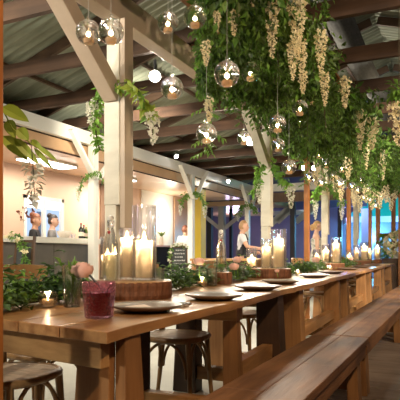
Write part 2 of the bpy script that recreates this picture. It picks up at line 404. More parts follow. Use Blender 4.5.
# --- outside the far end: night wall, posts, struts
st(MB().box((-16,22,0),(8,22.2,5)).build('wall_end', M['purplewall']), 'purple lit night wall beyond the open end')
st(MB().box((-9.2,16.4,2.55),(-5.2,21.5,2.7)).build('ceiling_porch', M['panel']), 'low porch ceiling beyond the bar')
for px, zc, w_, t in ((210,18.5,.16,2.9),(231,19,.10,2.9),(293,18,.16,3.1),(340,19,.14,3.1)):
    p = W(px,HZ,zc); p.z = 0
    st(MB().box((p.x-w_/2,p.y-w_/2,0),(p.x+w_/2,p.y+w_/2,t)).build('porch_post', M['darktimber']), 'dark porch post standing outside the open end')
p = W(222,HZ,18.0); p.z = 0
q = st(MB().box((p.x-.1,p.y-.1,0),(p.x+.1,p.y+.1,2.6)).build('porch_post', M['greytimber']), 'grey porch post with two raised braces beyond the bar')
for s in (-1,1): st(MB().bar((p.x,p.y,1.75),(p.x+s*.9,p.y+s*.35,2.55),.1,.12).build('brace', M['greytimber'], q))
for (a,b) in (((277,222),(292,208)),((296,222),(318,203)),((262,232),(291,206))):
    A, B = W(a[0],a[1],18.3), W(b[0],b[1],18.3)
    st(MB().bar(A,B,.12,.2).build('porch_brace', M['greytimber']), 'pale slanted brace of the porch outside the open end')
A, B = W(258,206,18.6), W(366,200,18.6)
bm_ = mat('blue_lit_beam',(.16,.15,.42),.5)  # blue light on the beam put into its colour
st(MB().bar(A,B,.15,.42).build('porch_beam', bm_), 'porch beam coloured as lit blue outside the open end')
# pale blue canopy posts and a lit marquee tent
p = W(368,HZ,19.5); p.z = 0
st(MB().box((p.x-.22,p.y-.1,0),(p.x+.12,p.y+.1,2.6)).build('porch_post', mat('sky_paint',(.45,.62,.9),.5)), 'sky blue painted post outside beside the tent')
tc = W(388,HZ,21.5); tc.z = 0
t = thing('marquee_tent', 'turquoise lit marquee tent standing outside beyond the trellis', 'tent', tc, .25)
m = MB(); s_ = 1.7
m.add([(-s_,-s_,2.35),(s_,-s_,2.35),(s_,s_,2.35),(-s_,s_,2.35),(0,0,3.9)],[(0,1,4),(1,2,4),(2,3,4),(3,0,4)])
m.build('roof', mat('turquoise_lit_canvas',(.02,.55,.52),.7), t)  # turquoise light put into the canvas colour
m = MB()
for a,b in (((-s_,-s_),(s_,-s_)),((s_,-s_),(s_,s_)),((s_,s_),(-s_,s_)),((-s_,s_),(-s_,-s_))):
    m.bar((a[0],a[1],2.25),(b[0],b[1],2.25),.02,.22)
m.build('valance', mat('pale_valance',(.5,.75,.85),.7), t)
MB().box((-s_,s_-.05,0),(s_,s_,2.2)).build('back_wall', mat('blue_canvas',(.02,.16,.36),.7), t)
for a in (-1,1):
    for b in (-1,1): MB().box((a*s_-.04,b*s_-.04,0),(a*s_+.04,b*s_+.04,2.3)).build('pole', M['steel'], t)
# ================================================================== TABLES
CANDLES = []
EXPO = 0.6
ROT = .0297; OX, OY = -.96, 1.36; TT = .76
def T(u, v, z=0): return Vector((OX-v*math.sin(ROT)-u*math.cos(ROT), OY+v*math.cos(ROT)-u*math.sin(ROT), z))
LT, WT = 2.40, .86
tl = ['rustic timber table bearing the pink cut-glass tumbler','rustic timber table behind the red-sealed stoppered bottle','third rustic timber table along the bench','fourth rustic timber table along the bench','last rustic timber table of the row by the trellis']
def leg(t, u, v, z1, w=.12, d=.10, splay=.05, m='tleg', nm='leg'):
    return MB().bar((-u+splay, v, 0),(-u, v, z1), w+.03, d+.02, (0,1,0), w, d).build(nm, M[m], t, bevel=.005)
for i in range(5):
    v0 = i*(LT+.022)
    t = thing('trestle_table', tl[i], 'table', T(0,v0), ROT, 'rustic timber tables in a row')
    sk = .21 if i == 0 else 0
    m = MB(); nb = 4
    for k in range(nb):
        u0, u1 = WT*k/nb+(.002 if k else 0), WT*(k+1)/nb-.002
        n = 14; ed = []; far = []
        for j in range(n+1):
            f = j/n
            du = .012*math.sin(f*9+i*2)+.006*math.sin(f*23+i) if k == 0 else 0
            ed.append((-u0-max(du,-.012), sk*u0*(1-f)+f*LT)); far.append((-u1, sk*u1*(1-f)+f*LT))
        m.prism(ed+far[::-1], TT-.038, TT-R.uniform(0,.0015))
    m.build('tabletop', M['table'], t, bevel=.003)
    legs = (.16,1.40,2.18) if i == 0 else (.36,2.12)
    zt = TT-.038
    for k, v in enumerate(legs):
        if i == 0 and k == 0:
            for u in (.10, WT-.13):
                vv = v+sk*u-.05
                MB().bar((-u-.045,vv-.02,0),(-u-.03,vv+.005,zt),.16,.04,(0,1,0),.125,.04).build('leg', M['tleg'], t, bevel=.004)
                if u < .3: MB().bar((-u+.075,vv+.075,0),(-u+.055,vv+.065,zt),.04,.19,(0,1,0),.04,.10).build('leg', M['tleg'], t, bevel=.004)
            MB().bar((-.05,v-.095,zt-.046),(-WT+.06,v+sk*(WT-.1)-.095,zt-.046),.04,.088).build('end_apron', M['tablex'], t, bevel=.004)
        else:
            if i == 0 and k == 1: leg(t, .12, v, zt, .075, .07, .02)
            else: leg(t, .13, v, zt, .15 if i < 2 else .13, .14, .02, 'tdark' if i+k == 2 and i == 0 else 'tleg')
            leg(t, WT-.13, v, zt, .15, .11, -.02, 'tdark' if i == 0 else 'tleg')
            MB().box((-WT+.08,v-.05,zt-.09),(-.07,v+.05,zt-.0005)).build('top_rail', M['tablex'], t, bevel=.003)
            MB().box((-WT+.1,v-.04,.10),(-.08,v+.04,.19)).build('foot_rail', M['tablex'], t, bevel=.003)
    a, b = (legs[1] if i == 0 else legs[0]), legs[-1]
    MB().box((-.16,a,.30),(-.09,b,.39)).build('stretcher', M['table'], t, bevel=.003)
    if i == 0: MB().box((-.17,1.2,.19),(-.06,2.2,.25)).build('stretcher', M['table'], t, bevel=.003)
# ------------------------------------------------------------------ benches
for i, (y0, y1, lb) in enumerate(((.9,3.72,'long timber bench closest to the pink tumbler'),(3.74,6.5,'second timber bench, butted against the first'),(6.52,9.3,'third timber bench along the row of tables'),(9.32,12.1,'fourth timber bench, the last along the tables'))):
    b = thing('timber_bench', lb, 'bench', (-.71,y0,0), 0, 'timber benches end to end')
    L_ = y1-y0; m = MB()
    for x0, x1 in ((-.183,-.0007),(.0007,.183)):
        y = 0
        for y2 in ((L_*.42,L_) if x0 < 0 else (L_*.64,L_)):
            m.box((x0,y,.40),(x1,y2-.003,.44-R.uniform(0,.001))); y = y2
    m.build('seat', M['bench'], b, bevel=.004)
    for x in (-.165,.145): MB().box((x,.02,.315),(x+.02,L_-.02,.3995)).build('apron', M['bench'], b, bevel=.003)
    for y in (.16, L_-.16):
        for x in (-.11,.10):
            MB().bar((x+(.02 if x > 0 else -.02),y,.0135),(x,y,.40),.07,.13,(0,1,0)).build('leg', M['tleg'], b, bevel=.004)
        MB().box((-.12,y-.02,.12),(.11,y+.02,.20)).build('foot_rail', M['tleg'], b, bevel=.003)
# ------------------------------------------------------------------ bentwood chair (front = +y)
def outline(rx, ry, n=28):
    o = []
    for k in range(n):
        t = 2*PI*k/n; c, s = math.cos(t), math.sin(t)
        f = lambda v, e: math.copysign(abs(v)**e, v)
        w = 1.0+.10*s
        o.append((rx*f(c,.8)*w, ry*f(s,.8)))
    return o
def make_chair(label, group):
    c = thing('bentwood_chair', label, 'chair', (0,0,0), 0, group)
    o = outline(.205,.205)
    MB().tube([(x,y,.443) for x,y in o], .019, 8, closed=True).build('seat_frame', M['chair'], c, smooth=True)
    MB().prism(outline(.195,.195), .443, .458).build('seat', M['cane'], c, bevel=.004)
    F_, B_ = [(s*.165,.155) for s in (-1,1)], [(s*.15,-.165) for s in (-1,1)]
    foot = {}
    for (x,y) in F_:
        foot[(x,y)] = (x*1.16,y+.03)
        MB().tube([(x*1.16,y+.03,0),(x*1.04,y+.012,.25),(x,y,.44)],[.014,.017,.019],10).build('leg', M['chair'], c, smooth='auto')
    for (x,y) in B_:
        foot[(x,y)] = (x*1.2,y-.06)
        MB().tube([(x*1.2,y-.06,0),(x*1.06,y-.02,.25),(x,y,.44)],[.014,.017,.018],10).build('leg', M['chair'], c, smooth='auto')
    for a, b in ((F_[0],F_[1]),(F_[0],B_[0]),(F_[1],B_[1]),(B_[0],B_[1])):
        pts = []
        for k in range(15):
            t = PI*k/14; f = (1-math.cos(t))/2; z = .20+.222*math.sin(t)**.8
            fa = foot[a]; fb = foot[b]; e = max(0,(.44-z)/.44)
            A = (a[0]+(fa[0]-a[0])*e, a[1]+(fa[1]-a[1])*e); B = (b[0]+(fb[0]-b[0])*e, b[1]+(fb[1]-b[1])*e)
            pts.append((A[0]+(B[0]-A[0])*f*.88+(B[0]-A[0])*.06, A[1]+(B[1]-A[1])*f*.88+(B[1]-A[1])*.06, z))
        MB().tube(pts, .010, 8).build('arch_brace', M['chair'], c, smooth=True)
    hoop = []
    for s in (-1,1):
        side = [(s*.15,-.165,.43),(s*.175,-.195,.58),(s*.195,-.235,.74),(s*.20,-.265,.84)]
        MB().tube(side, [.018,.017,.016,.015], 10).build('back_post', M['chair'], c, smooth=True)
    m = MB(); n = 14; vs = []
    for k in range(n+1):
        f = -1+2*k/n; x = .235*f; y = -.30+.055*f*f; h = .046-.012*abs(f)**3
        z = .885
        for yy, zz in ((y-.012,z-h),(y+.012,z-h),(y+.004,z+h),(y-.016,z+h)): vs.append((x,yy,zz))
    fs = [(3,2,1,0),(n*4,n*4+1,n*4+2,n*4+3)]
    for k in range(n):
        for j in range(4): fs.append((k*4+j,k*4+(j+1)%4,k*4+4+(j+1)%4,k*4+4+j))
    m.add(vs, fs).build('top_rail', M['chair'], c, bevel=.004)
    for s in (-1,1):
        pts = []
        for k in range(11):
            f = k/10; x = s*(.14-.28*(f*f*(3-2*f))); pts.append((x,-.18-.105*f-.02*math.sin(PI*f)*(1 if s > 0 else .2), .45+.40*f))
        MB().tube(pts, .0095, 8).build('cross_brace', M['chair'], c, smooth=True)
    return c
G = 'bentwood chairs along the far side of the tables'
chairs = [(-1.86,1.86,-1.52,'bentwood chair with cane seat showing below the table end apron'),
 (-2.14,2.40,-1.72,'bentwood chair whose curved back rail rises above the first garland'),
 (-1.70,3.20,-1.50,'bentwood chair tucked in behind the plate with the menu card'),
 (-1.80,4.62,-1.60,'bentwood chair seen between the trestles past the dark leg'),
 (-1.72,5.75,-1.55,'bentwood chair half hidden by the second table leg'),
 (-1.78,7.45,-1.62,'bentwood chair framed between the second table and its stretcher'),
 (-1.72,9.35,-1.55,'bentwood chair at the fourth table seen between two legs'),
 (-1.85,11.1,-1.57,'bentwood chair pulled up behind the fourth table end'),
 (-1.90,12.4,-1.57,'bentwood chair at the last table of the row')]
ch0 = None
for x, y, rz, lb in chairs:
    if ch0 is None: ch0 = make_chair(lb, G); ch0.location = (x,y,0); ch0.rotation_euler = (0,0,rz)
    else: copy_thing(ch0, (x,y,0), rz, lb)
# ================================================================== TABLE SETTINGS
pz = TT+.001
PLP = [(146,305),(214,294.5),(258,286),(281,280.5),(314,275),(331,271.5),(349,268.2),(361,266),(372,264.3)]
where = ['carrying a folded menu card beside the pink tumbler','in front of the lit tea light and ribbed tumbler','near the blush roses in the garland','in front of the second log slab','just past the second log slab','beside the lone pale pink rose','below the third group of candles','fourth from the far table end','last one before the table corner']
def make_plate(lb):
    p = thing('dinner_plate', lb, 'plate', (0,0,0), 0, 'stoneware plates laid along the bench side')
    MB().lathe([(.001,.010),(.085,.012),(.105,.020),(.146,.030),(.151,.028),(.149,.023),(.105,.008),(.09,0),(.001,0)], n=40).build('plate_body', M['plate'], p, smooth=True)
    return p
pl0 = None; plates = []
for (px,y), w_ in zip(PLP, where):
    lb = 'grey stoneware dinner plate '+w_; p = atz(px,y,TT+.026); p.z = pz
    if pl0 is None: pl0 = make_plate(lb); pl0.location = p; q = pl0
    else: q = copy_thing(pl0, p, 0, lb)
    plates.append(p)
# folded cards / napkins on plates
def sheet(name, mt, L_, w_, z=.003, fold=True):
    m = MB(); n = 8; vs = []
    for j in range(n+1):
        f = j/n
        for k in range(3):
            vs.append(((k/2-.5)*w_, (f-.5)*L_, .002*math.sin(f*5+k)+.003))
    top = list(vs); vs += [(x,y,z_-.004) for x,y,z_ in top]; N_ = len(top); fs = []
    for j in range(n):
        for k in range(2):
            a = j*3+k; fs.append((a,a+1,a+4,a+3)); fs.append((N_+a+3,N_+a+4,N_+a+1,N_+a))
    for j in range(n):
        a = j*3; fs.append((a,a+3,N_+a+3,N_+a)); a += 2; fs.append((a+3,a,N_+a,N_+a+3))
    fs.append((1,0,N_,N_+1)); fs.append((2,1,N_+1,N_+2)); a=n*3; fs.append((a,a+1,N_+a+1,N_+a)); fs.append((a+1,a+2,N_+a+2,N_+a+1))
    return m.add(vs, fs).build(name, mt, smooth='auto')
o = sheet('menu_card', M['card'], .19, .10); o.location = plates[0]+Vector((-.02,-.01,.0145)); o.rotation_euler = (0,0,.9)
tag(o, 'pale folded menu card lying on the plate by the pink tumbler', 'card')
def fork():
    f = thing('fork', 'steel fork lying on the table', 'fork')
    m = MB(); m.tube([(0,-.09,.004),(0,-.02,.005),(0,.03,.008)],[.006,.0035,.003],6)
    m.bar((0,.028,.008),(0,.045,.007),.018,.002)
    for x in (-.008,-.0027,.0027,.008): m.tube([(x,.044,.007),(x,.085,.006)],[.0016,.001],5)
    m.build('fork_body', M['steel'], f, smooth='auto'); return f
def knife():
    f = thing('knife', 'steel knife lying on the table', 'knife')
    MB().tube([(0,-.10,.006),(0,-.02,.006)],[.006,.005],8).build('handle', M['steel'], f, smooth='auto')
    MB().bar((0,-.02,.006),(0,.10,.005),.016,.002,(0,0,1),.009,.002).build('blade', M['steel'], f); return f
f0, k0 = fork(), knife(); first = True
cw = ['between the first and second plates','between the second and third plates','beyond the third plate','beyond the fourth plate','beyond the fifth plate']
n0 = None
for i in range(5):
    a, b = plates[i], plates[i+1]; d = (b-a); d.normalize(); 
    c_ = a+d*.235; c_.z = TT+.001
    if i > 0 or True:
        nl = 'white linen napkin folded '+cw[i]
        if n0 is None:
            n0 = sheet('napkin', M['linen'], .17, .085); tag(n0, nl, 'napkin', 'folded linen napkins by the plates'); q = n0
        else: q = n0.copy(); COL.objects.link(q); q['label'] = nl
        q.location = c_+Vector((-.03,0,.0015)); q.rotation_euler = (0,0,PI/2+.1*R.uniform(-1,1))
    zz = Vector((0,0,.0065))
    for src, off, nm in ((f0,-.018,'fork'),(k0,.022,'knife')):
        lb = 'steel %s lying on the napkin %s' % (nm, cw[i]); loc = c_+Vector((-.03,off,0))+zz
        if i == 0: src.location = loc; src.rotation_euler = (0,0,PI/2); src['label'] = lb; src['group'] = '%ss set out by the plates' % nm
        else: copy_thing(src, loc, PI/2+R.uniform(-.12,.12), lb)
# ------------------------------------------------------------------ candles, vases, tea lights
def flame(p, parent, z, s=1.0):
    MB().lathe([(.0005,0),(.0055*s,.008*s),(.0062*s,.014*s),(.004*s,.024*s),(.0005,.038*s)], (0,0,z+.004), 8).build('flame', M['flame'], parent, smooth=True)
    MB().tube([(0,0,z-.004),(0,0,z+.008)],.0012,5).build('wick', M['wick'], parent)
def pillar(loc, r, h, label, e, group='ivory pillar candles in glass vases', s=1.0):
    c = thing('pillar_candle', label, 'candle', loc, 0, group)
    MB().lathe([(.001,0),(r*.97,0),(r,.004),(r,h-.005),(r*.9,h),(r*.6,h-.006),(.001,h-.008)], n=22).build('wax', M['wax'], c, smooth='auto')
    flame(loc, c, h-.008, s); CANDLES.append(((loc[0],loc[1],loc[2]+h-.006), e, .012)); return c
def cyl_vase(loc, r, h, label, group='clear cylinder vases on log slabs'):
    v = thing('cylinder_vase', label, 'vase', loc, 0, group)
    MB().lathe([(.001,.001),(r,.001),(r,h),(r-.003,h),(r-.003,.012),(.001,.012)], n=32).build('vase_body', M['vaseglass'], v, smooth='auto')
    return v
def slab(c, r, label):
    s_ = thing('log_slab', label, 'log slab', (c[0],c[1],pz), R.uniform(0,6), 'log slabs under the candles')
    ph = [R.uniform(0,6.28) for _ in range(5)]
    def rad(t): return r*(1+.05*math.sin(2*t+ph[0])+.035*math.sin(3*t+ph[1])+.02*math.sin(5*t+ph[2])+.012*math.sin(11*t+ph[3]))
    n = 72; m = MB(); vs = []
    for k, (f,z) in enumerate(((.97,0),(1.0,.02),(.99,.045),(1.0,.07),(.985,.088))):
        for j in range(n):
            t = 2*PI*j/n; rr = rad(t)*f*(1+.008*math.sin(t*37+k)); vs.append((rr*math.cos(t), rr*math.sin(t), z))
    fs = [(k*n+j,k*n+(j+1)%n,(k+1)*n+(j+1)%n,(k+1)*n+j) for k in range(4) for j in range(n)]+[tuple(range(n-1,-1,-1))]
    m.add(vs, fs).build('bark', M['bark'], s_)
    MB().prism([(rad(2*PI*j/n)*.985*math.cos(2*PI*j/n), rad(2*PI*j/n)*.985*math.sin(2*PI*j/n)) for j in range(n)], .084, .0905).build('cut_top', M['slab'], s_)
    return s_
zs = pz+.0915
nm = ['first log slab by the stoppered bottle','second log slab under the candles past the roses','third log slab along the tables','fourth log slab along the tables','last log slab by the trellis']
GR = [((-1.60,2.50),[(-1.535,2.52,.066,.405,.047,.205),(-1.675,2.565,.042,.285,.036,.22),(-1.775,2.52,.040,.24,.032,.13)]),
      ((-1.68,5.03),[(-1.545,5.0,.074,.375,.05,.27),(-1.695,5.08,.055,.285,.042,.20),(-1.825,5.02,.054,.20,.04,.09)]),
      ((-1.72,8.0),[(-1.60,8.0,.074,.38,.05,.28),(-1.76,8.06,.06,.27,.045,.18),(-1.88,7.98,.054,.2,.04,.10)]),
      ((-1.78,11.0),[(-1.65,11.0,.08,.36,.055,.27),(-1.81,11.06,.06,.30,.045,.2),(-1.93,10.98,.056,.2,.04,.1)]),
      ((-1.80,13.0),[(-1.66,13.0,.08,.36,.055,.27),(-1.84,13.06,.06,.28,.045,.2),(-1.96,12.98,.056,.2,.04,.1)])]
size = ['tall','middle-sized','short']
for gi, (c, vs_l) in enumerate(GR):
    slab(c, .235 if gi < 2 else .24, 'round bark-edged '+nm[gi])
    for k, (x,y,r,h,cr,chh) in enumerate(vs_l):
        cyl_vase((x,y,zs), r, h, '%s clear cylinder vase on the %s' % (size[k], nm[gi]))
        pillar((x,y,zs+.0125), cr, chh, '%s lit ivory pillar candle on the %s' % (size[k], nm[gi]), (7,5,4)[k]*(1 if gi < 2 else 1.3), s=1.35-.2*k)
def tealight(loc, label, group, e=.25, s=1.0):
    t = thing('tea_light', label, 'candle', loc, 0, group)
    MB().lathe([(.001,0),(.021*s,0),(.0215*s,.024*s),(.0205*s,.025*s),(.02*s,.020*s),(.001,.020*s)], n=16).build('wax', M['waxtea'], t, smooth='auto')
    flame(loc, t, .019*s, .40*s)
    if e: CANDLES.append(((loc[0],loc[1],loc[2]+.047*s), e, .009))
    return t
def bowl(loc, r, label):
    b = thing('glass_tea_bowl', label, 'candle holder', loc, 0, 'glass tea light bowls on the tables')
    pr = [(.001,.001)]+[(r*math.sin(t)*.97+.0005, r*.85*(1-math.cos(t))+.001) for t in [PI*k/16 for k in range(3,13)]]
    ins = [(max(.001,a-.003), z+.004) for a, z in pr[::-1]]
    MB().lathe(pr+ins, n=26).build('bowl', M['glass'], b, smooth='auto')
for px, y, r, lb in ((48,308,.046,'round glass tea light bowl at the garland near the table end'),(202,287,.042,'round glass tea light bowl beside the ribbed tumbler'),(298,277,.042,'round glass tea light bowl past the second log slab'),(330,271,.042,'round glass tea light bowl near the pale pink rose')):
    p = atz(px,y-.5,TT); p.z = pz
    bowl(p, r, lb); tealight((p.x,p.y,p.z+.0055), lb.replace('round glass tea light bowl','lit tea light in the round glass bowl'), 'tea lights in round bowls', .7, 1.15)
# ------------------------------------------------------------------ glasses and bottles
def tumbler(name, loc, r0, r1, h, label, mt='glass', group=None, ribs=0, foot=.012):
    g = thing(name, label, 'glass', loc, 0, group)
    n = 32; m = MB()
    def ring(r, z, amp): return [((r+amp*(j%2))*math.cos(2*PI*j/n), (r+amp*(j%2))*math.sin(2*PI*j/n), z) for j in range(n)]
    prof = [(.001,.001,0),(r0,.001,0),(r0+.001,.004,ribs),(r1,h*.86,ribs),(r1+.0005,h,0),(r1-.0025,h,0),(r0-.003,foot,0),(.001,foot,0)]
    vs = []; 
    for r, z, a in prof: vs += ring(r, z, a)
    fs = [(k*n+j,k*n+(j+1)%n,(k+1)*n+(j+1)%n,(k+1)*n+j) for k in range(len(prof)-1) for j in range(n)]
    m.add(vs, fs).build('glass_body', M[mt], g, smooth='auto'); return g
# pink cut tumbler with drink and straw
p = atz(99,318,TT); p.z = pz
g = tumbler('cut_glass_tumbler', p, .047, .058, .134, 'pink cut-glass tumbler of dark red drink near the table corner', 'pinkglass', None, .0042, .010)
MB().lathe([(.001,.012),(.042,.012),(.051,.094),(.001,.095)], n=28).build('drink', M['drink'], g, smooth='auto')
tag(MB().tube([p+Vector((.015,.01,.0965)), p+Vector((-.034,-.012,.158))], .0042, 8).build('drinking_straw', M['black'], smooth='auto'), 'short black straw standing in the pink tumbler', 'straw')
def rose(loc, r, label, mt='blush', stem=None, group=None):
    o = thing('rose', label, 'flower', loc, R.uniform(0,6), group)
    m = MB(); 
    for ring, (n, rad, tilt, hh) in enumerate(((3,.16,.05,1.0),(5,.42,.22,1.0),(6,.72,.5,.92),(7,1.0,.85,.78))):
        for k in range(n):
            t = 2*PI*(k+ring*.37)/n; c, s = math.cos(t), math.sin(t); vs = []; nn = 4
            for a in range(nn+1):
                for b_ in range(4):
                    f = (a/nn-.5)*2; z = b_/3
                    ang = t+f*.62*(1.2-.12*ring); rr = rad*r*(.45+.55*math.sin(.3+z*1.9))*(1+tilt*z*z*.1)*(1-.08*f*f)
                    vs.append((rr*math.cos(ang), rr*math.sin(ang), r*(-.55+z*1.35*hh*(1-.16*f*f))))
            m.add(vs, [(a*4+b_,a*4+4+b_,a*4+5+b_,a*4+b_+1) for a in range(nn) for b_ in range(3)])
    m.build('petals', M[mt], o, smooth=True)
    m = MB(); 
    for k in range(4):
        t = k*1.57; m.leaf((0,0,-r*.5),(math.cos(t),math.sin(t),.1),(0,0,1),r*1.2,r*.5)
    m.build('leaves', M['leafmid'], o)
    if stem: MB().tube([(0,0,-r*.5),(stem[0]*.4,stem[1]*.4,stem[2]*.5),stem], .003, 6).build('stem', M['leafmid'], o, smooth=True)
    o.rotation_euler = (0,0,0)
    return o
p = atz(72,307,TT); p.z = pz
tumbler('highball_glass', p, .036, .044, .185, 'clear highball glass of leaves and a rose near the table end')
q = W(82,271,p.y*CT-p.x*ST+.02)
rose((q.x,q.y,q.z), .052, 'large blush rose leaning out of the clear highball glass', stem=(p.x-q.x,p.y-q.y,p.z+.02-q.z))
q = W(71,282,p.y*CT-p.x*ST)
tag(MB().tube([(p.x+.01,p.y,p.z+.013),(p.x-.012,p.y+.01,p.z+.2)],.002,5).build('x', M['leafmid']), 'green leafy sprig standing in the highball glass', 'sprig').name = 'leaf_sprig'
sp = bpy.data.objects['leaf_sprig']; m = MB()
for k in range(14):
    t = R.uniform(0,6.28); m.leaf((p.x,p.y,p.z+.06+k*.009),(math.cos(t)*.5,math.sin(t)*.5,.8),(math.cos(t),math.sin(t),0),.055,.02)
m.build('leaves', M['leafmid'], sp)
for px, y, h, lb in ((212,287,.13,'ribbed clear tumbler standing next to the tea light bowl'),(222,284,.11,'ribbed clear tumbler in front of the roses'),(157,298,.155,'plain clear tumbler standing before the first log slab'),(240,282,.12,'ribbed clear tumbler past the blush roses'),(301,273,.14,'clear tumbler beside the second log slab'),(308,272,.12,'clear tumbler past the second tea light'),(326,268,.13,'clear tumbler near the third candle group'),(349,264.5,.13,'clear tumbler at the fourth table')):
    p = atz(px,y-1,TT); p.z = pz
    tumbler('clear_tumbler', p, .034, .040, h, lb, 'glass', 'clear tumblers along the tables', .0012)
def bottle(loc, h, label, water):
    b = thing('stopper_bottle', label, 'bottle', loc, 0, 'swing-top glass bottles'); k = h/.33
    pr = [(.001,.001),(.036*k,.001),(.040*k,.008*k),(.041*k,.03*k),(.041*k,.15*k),(.038*k,.185*k),(.026*k,.225*k),(.0155*k,.262*k),(.0135*k,.29*k),(.0165*k,.294*k),(.0165*k,.304*k),(.012*k,.306*k)]
    MB().lathe(pr, n=24).build('bottle_body', M['glass'], b, smooth=True)
    if water: MB().lathe([(.001,.004*k),(.034*k,.004*k),(.0385*k,.03*k),(.0385*k,.13*k),(.001,.131*k)], n=20).build('water', M['water'], b, smooth='auto')
    MB().lathe([(.001,.300*k),(.011*k,.3*k),(.015*k,.312*k),(.013*k,.325*k),(.001,.33*k)], n=14).build('stopper', M['white'], b, smooth='auto')
    m = MB()
    for s in (-1,1): m.tube([(s*.0175*k,0,.268*k),(s*.022*k,.006*k,.29*k),(s*.016*k,0,.322*k)], .0016*k, 5)
    m.tube([(math.cos(t)*.0175*k,math.sin(t)*.0175*k,.27*k) for t in [2*PI*j/14 for j in range(14)]], .0018*k, 5, closed=True)
    m.build('wire_bail', M['steel'], b, smooth=True)
    MB().ball((.005*k,-.020*k,.243*k), .009*k, 10, 6, 1,.5).build('seal', M['redwax'], b, smooth=True)
    return b
bottle((-1.675,2.405,zs), .35, 'clear swing-top bottle standing on the first log slab', True)
slab((-1.655,3.86), .085, 'small bark-edged log slab under the red-sealed bottle')
bottle((-1.655,3.86,zs), .33, 'clear swing-top bottle with red seal among the garland roses', True)
# ------------------------------------------------------------------ leafy runners on the tables
def garland(y0, y1, label, n, w=.13, h=.11, xo=0.0, keep=()):
    o = thing('table_garland', label, 'garland', T(.60+xo,y0-OY,pz), 0, 'leafy garlands along the tables'); L_ = y1-y0
    dx = -math.sin(ROT)
    MB().tube([(dx*L_*f+.02*math.sin(f*9), L_*f, .018) for f in [k/20 for k in range(21)]], .008, 6).build('stem', M['stem'], o, smooth=True)
    ms = [MB(), MB()]
    for k in range(n):
        y = R.uniform(0,L_); x = R.gauss(0,w*.5); z = abs(R.gauss(0,h*.55))*max(.25,1-abs(x)/w*.6)+.012
        if any((x+o.location.x+dx*y-kx)**2+(y+o.location.y-ky)**2 < kr*kr for kx,ky,kr in keep): continue
        t = R.uniform(0,6.28); up = R.uniform(-.1,.9) if z < .06 else R.uniform(-.6,.6)
        d = Vector((math.cos(t),math.sin(t),up)); l = R.uniform(.035,.075)
        ms[k%3 == 0].leaf((x+dx*y,y,z), d, (R.uniform(-.5,.5),R.uniform(-.5,.5),1), l, l*R.uniform(.35,.55), .25)
    ms[0].build('foliage', M['leafblue'], o); ms[1].build('foliage', M['leafmid'], o); return o
kp = [(x,y,r+.03) for _, l in GR for x,y,r,h,a,b in l]
garland(1.42,2.24,'bushy green garland at the near table end by the highball glass',1800,.15,.145,.16,[(-1.64,1.88,.10),(-1.58,1.96,.10),(-1.55,1.80,.08),(-1.45,1.6,.1)])
garland(2.80,4.74,'green garland with blush roses between the first two log slabs',2300,.11,.13,.10,[(-1.655,3.86,.10),(-1.62,3.44,.09),(-1.57,3.5,.08)])
garland(5.32,7.7,'green garland between the second and third log slabs',1700,.14,.12)
garland(8.3,10.7,'green garland between the third and fourth log slabs',1300,.14,.13)
garland(11.3,12.75,'green garland before the last log slab',900,.14,.13)
for px, y, zc, r, lb in ((199,262,3.9,.040,'blush rose in the garland beside the mustard pier'),(237,260,4.35,.036,'upper of two blush roses touching in the garland'),(234,267,4.25,.040,'lower of two blush roses touching in the garland'),(316,260,6.4,.048,'lone pale pink rose in the garland past the second slab'),(277,271,4.6,.02,'small peach bud in the garland before the second slab'),(351,259,9.0,.04,'peach rose in the garland near the far candles')):
    p = W(px,y,zc); rose(p, r, lb, group='roses in the table garlands', stem=(.01,.0,pz+.03-p.z))
# ================================================================== OVERHEAD TIMBER FRAME
AX0, AX1, AZ = -2.0, -1.28, 3.0
fr = thing('timber_arbor', 'slim orange timber frame standing over the tables and carrying the flowers', 'frame', (AX0,1,0))
def fb(a, b): return MB().box((a[0]-AX0,a[1]-1,a[2]),(b[0]-AX0,b[1]-1,b[2]))
for x, y, w_ in ((-1.095,1.0,.04),(AX0,7.87,.036),(AX0,11.3,.04),(AX0,14.3,.04),(AX1,14.3,.04)):
    fb((x-w_,y-w_,0),(x+w_,y+w_,AZ+.05)).build('post', M['apost'], fr, bevel=.004)
for x in (AX0,AX1): fb((x-.03,.96,AZ+.051),(x+.03,14.35,AZ+.079) if False else (x+.03,14.35,AZ+.078)).build('beam', M['abeam'], fr)
fb((AX0-.05,.97,AZ-.03),(-1.06,1.03,AZ+.049)).build('cross_bar', M['abeam'], fr)
y = 2.2
while y < 14.4:
    fb((AX0-.04,y-.03,AZ-.03),(AX1+.04,y+.03,AZ+.049)).build('cross_bar', M['abeam'], fr); y += 1.1
# ================================================================== FOLIAGE
def unit(): 
    t = R.uniform(0,6.283); z = R.uniform(-1,1); r = math.sqrt(1-z*z); return Vector((r*math.cos(t), r*math.sin(t), z))
ms = [MB(),MB(),MB()]
lumps = []
yy = 2.9
while yy < 14.3:
    for _ in range(4):
        lumps.append((Vector((R.uniform(AX0+.0,-1.12), yy+R.uniform(-.25,.25), R.uniform(2.45 if yy < 9 else 2.65,2.98))), R.uniform(.20,.36)))
    yy += .26
for c, r in lumps:
    if c.y-r < 2.2*(-c.x)-.3: continue
    if c.y < 5.2: c.z = max(c.z, 2.32+r)
    if c.x < -1.55: c.z = max(c.z, 2.35+r*1.05)
    n = int(420 if c.y < 6 else 240 if c.y < 8 else 130)
    for k in range(n):
        d = unit(); p = c+Vector((d.x*r*1.05,d.y*r*1.1,d.z*r))*R.uniform(.72,1.05)
        if p.z > 3.02 or p.y < 2.08*(-p.x)-.02: continue
        dd = (d*.5+unit()*.7+Vector((0,0,-.7))); l = R.uniform(.045,.085)*(1 if c.y < 6 else 1.35)
        ms[0 if R.random() < .62 else 1 if R.random() < .8 else 2].leaf(p, dd, d+unit()*.4, l, l*R.uniform(.38,.6), .2)
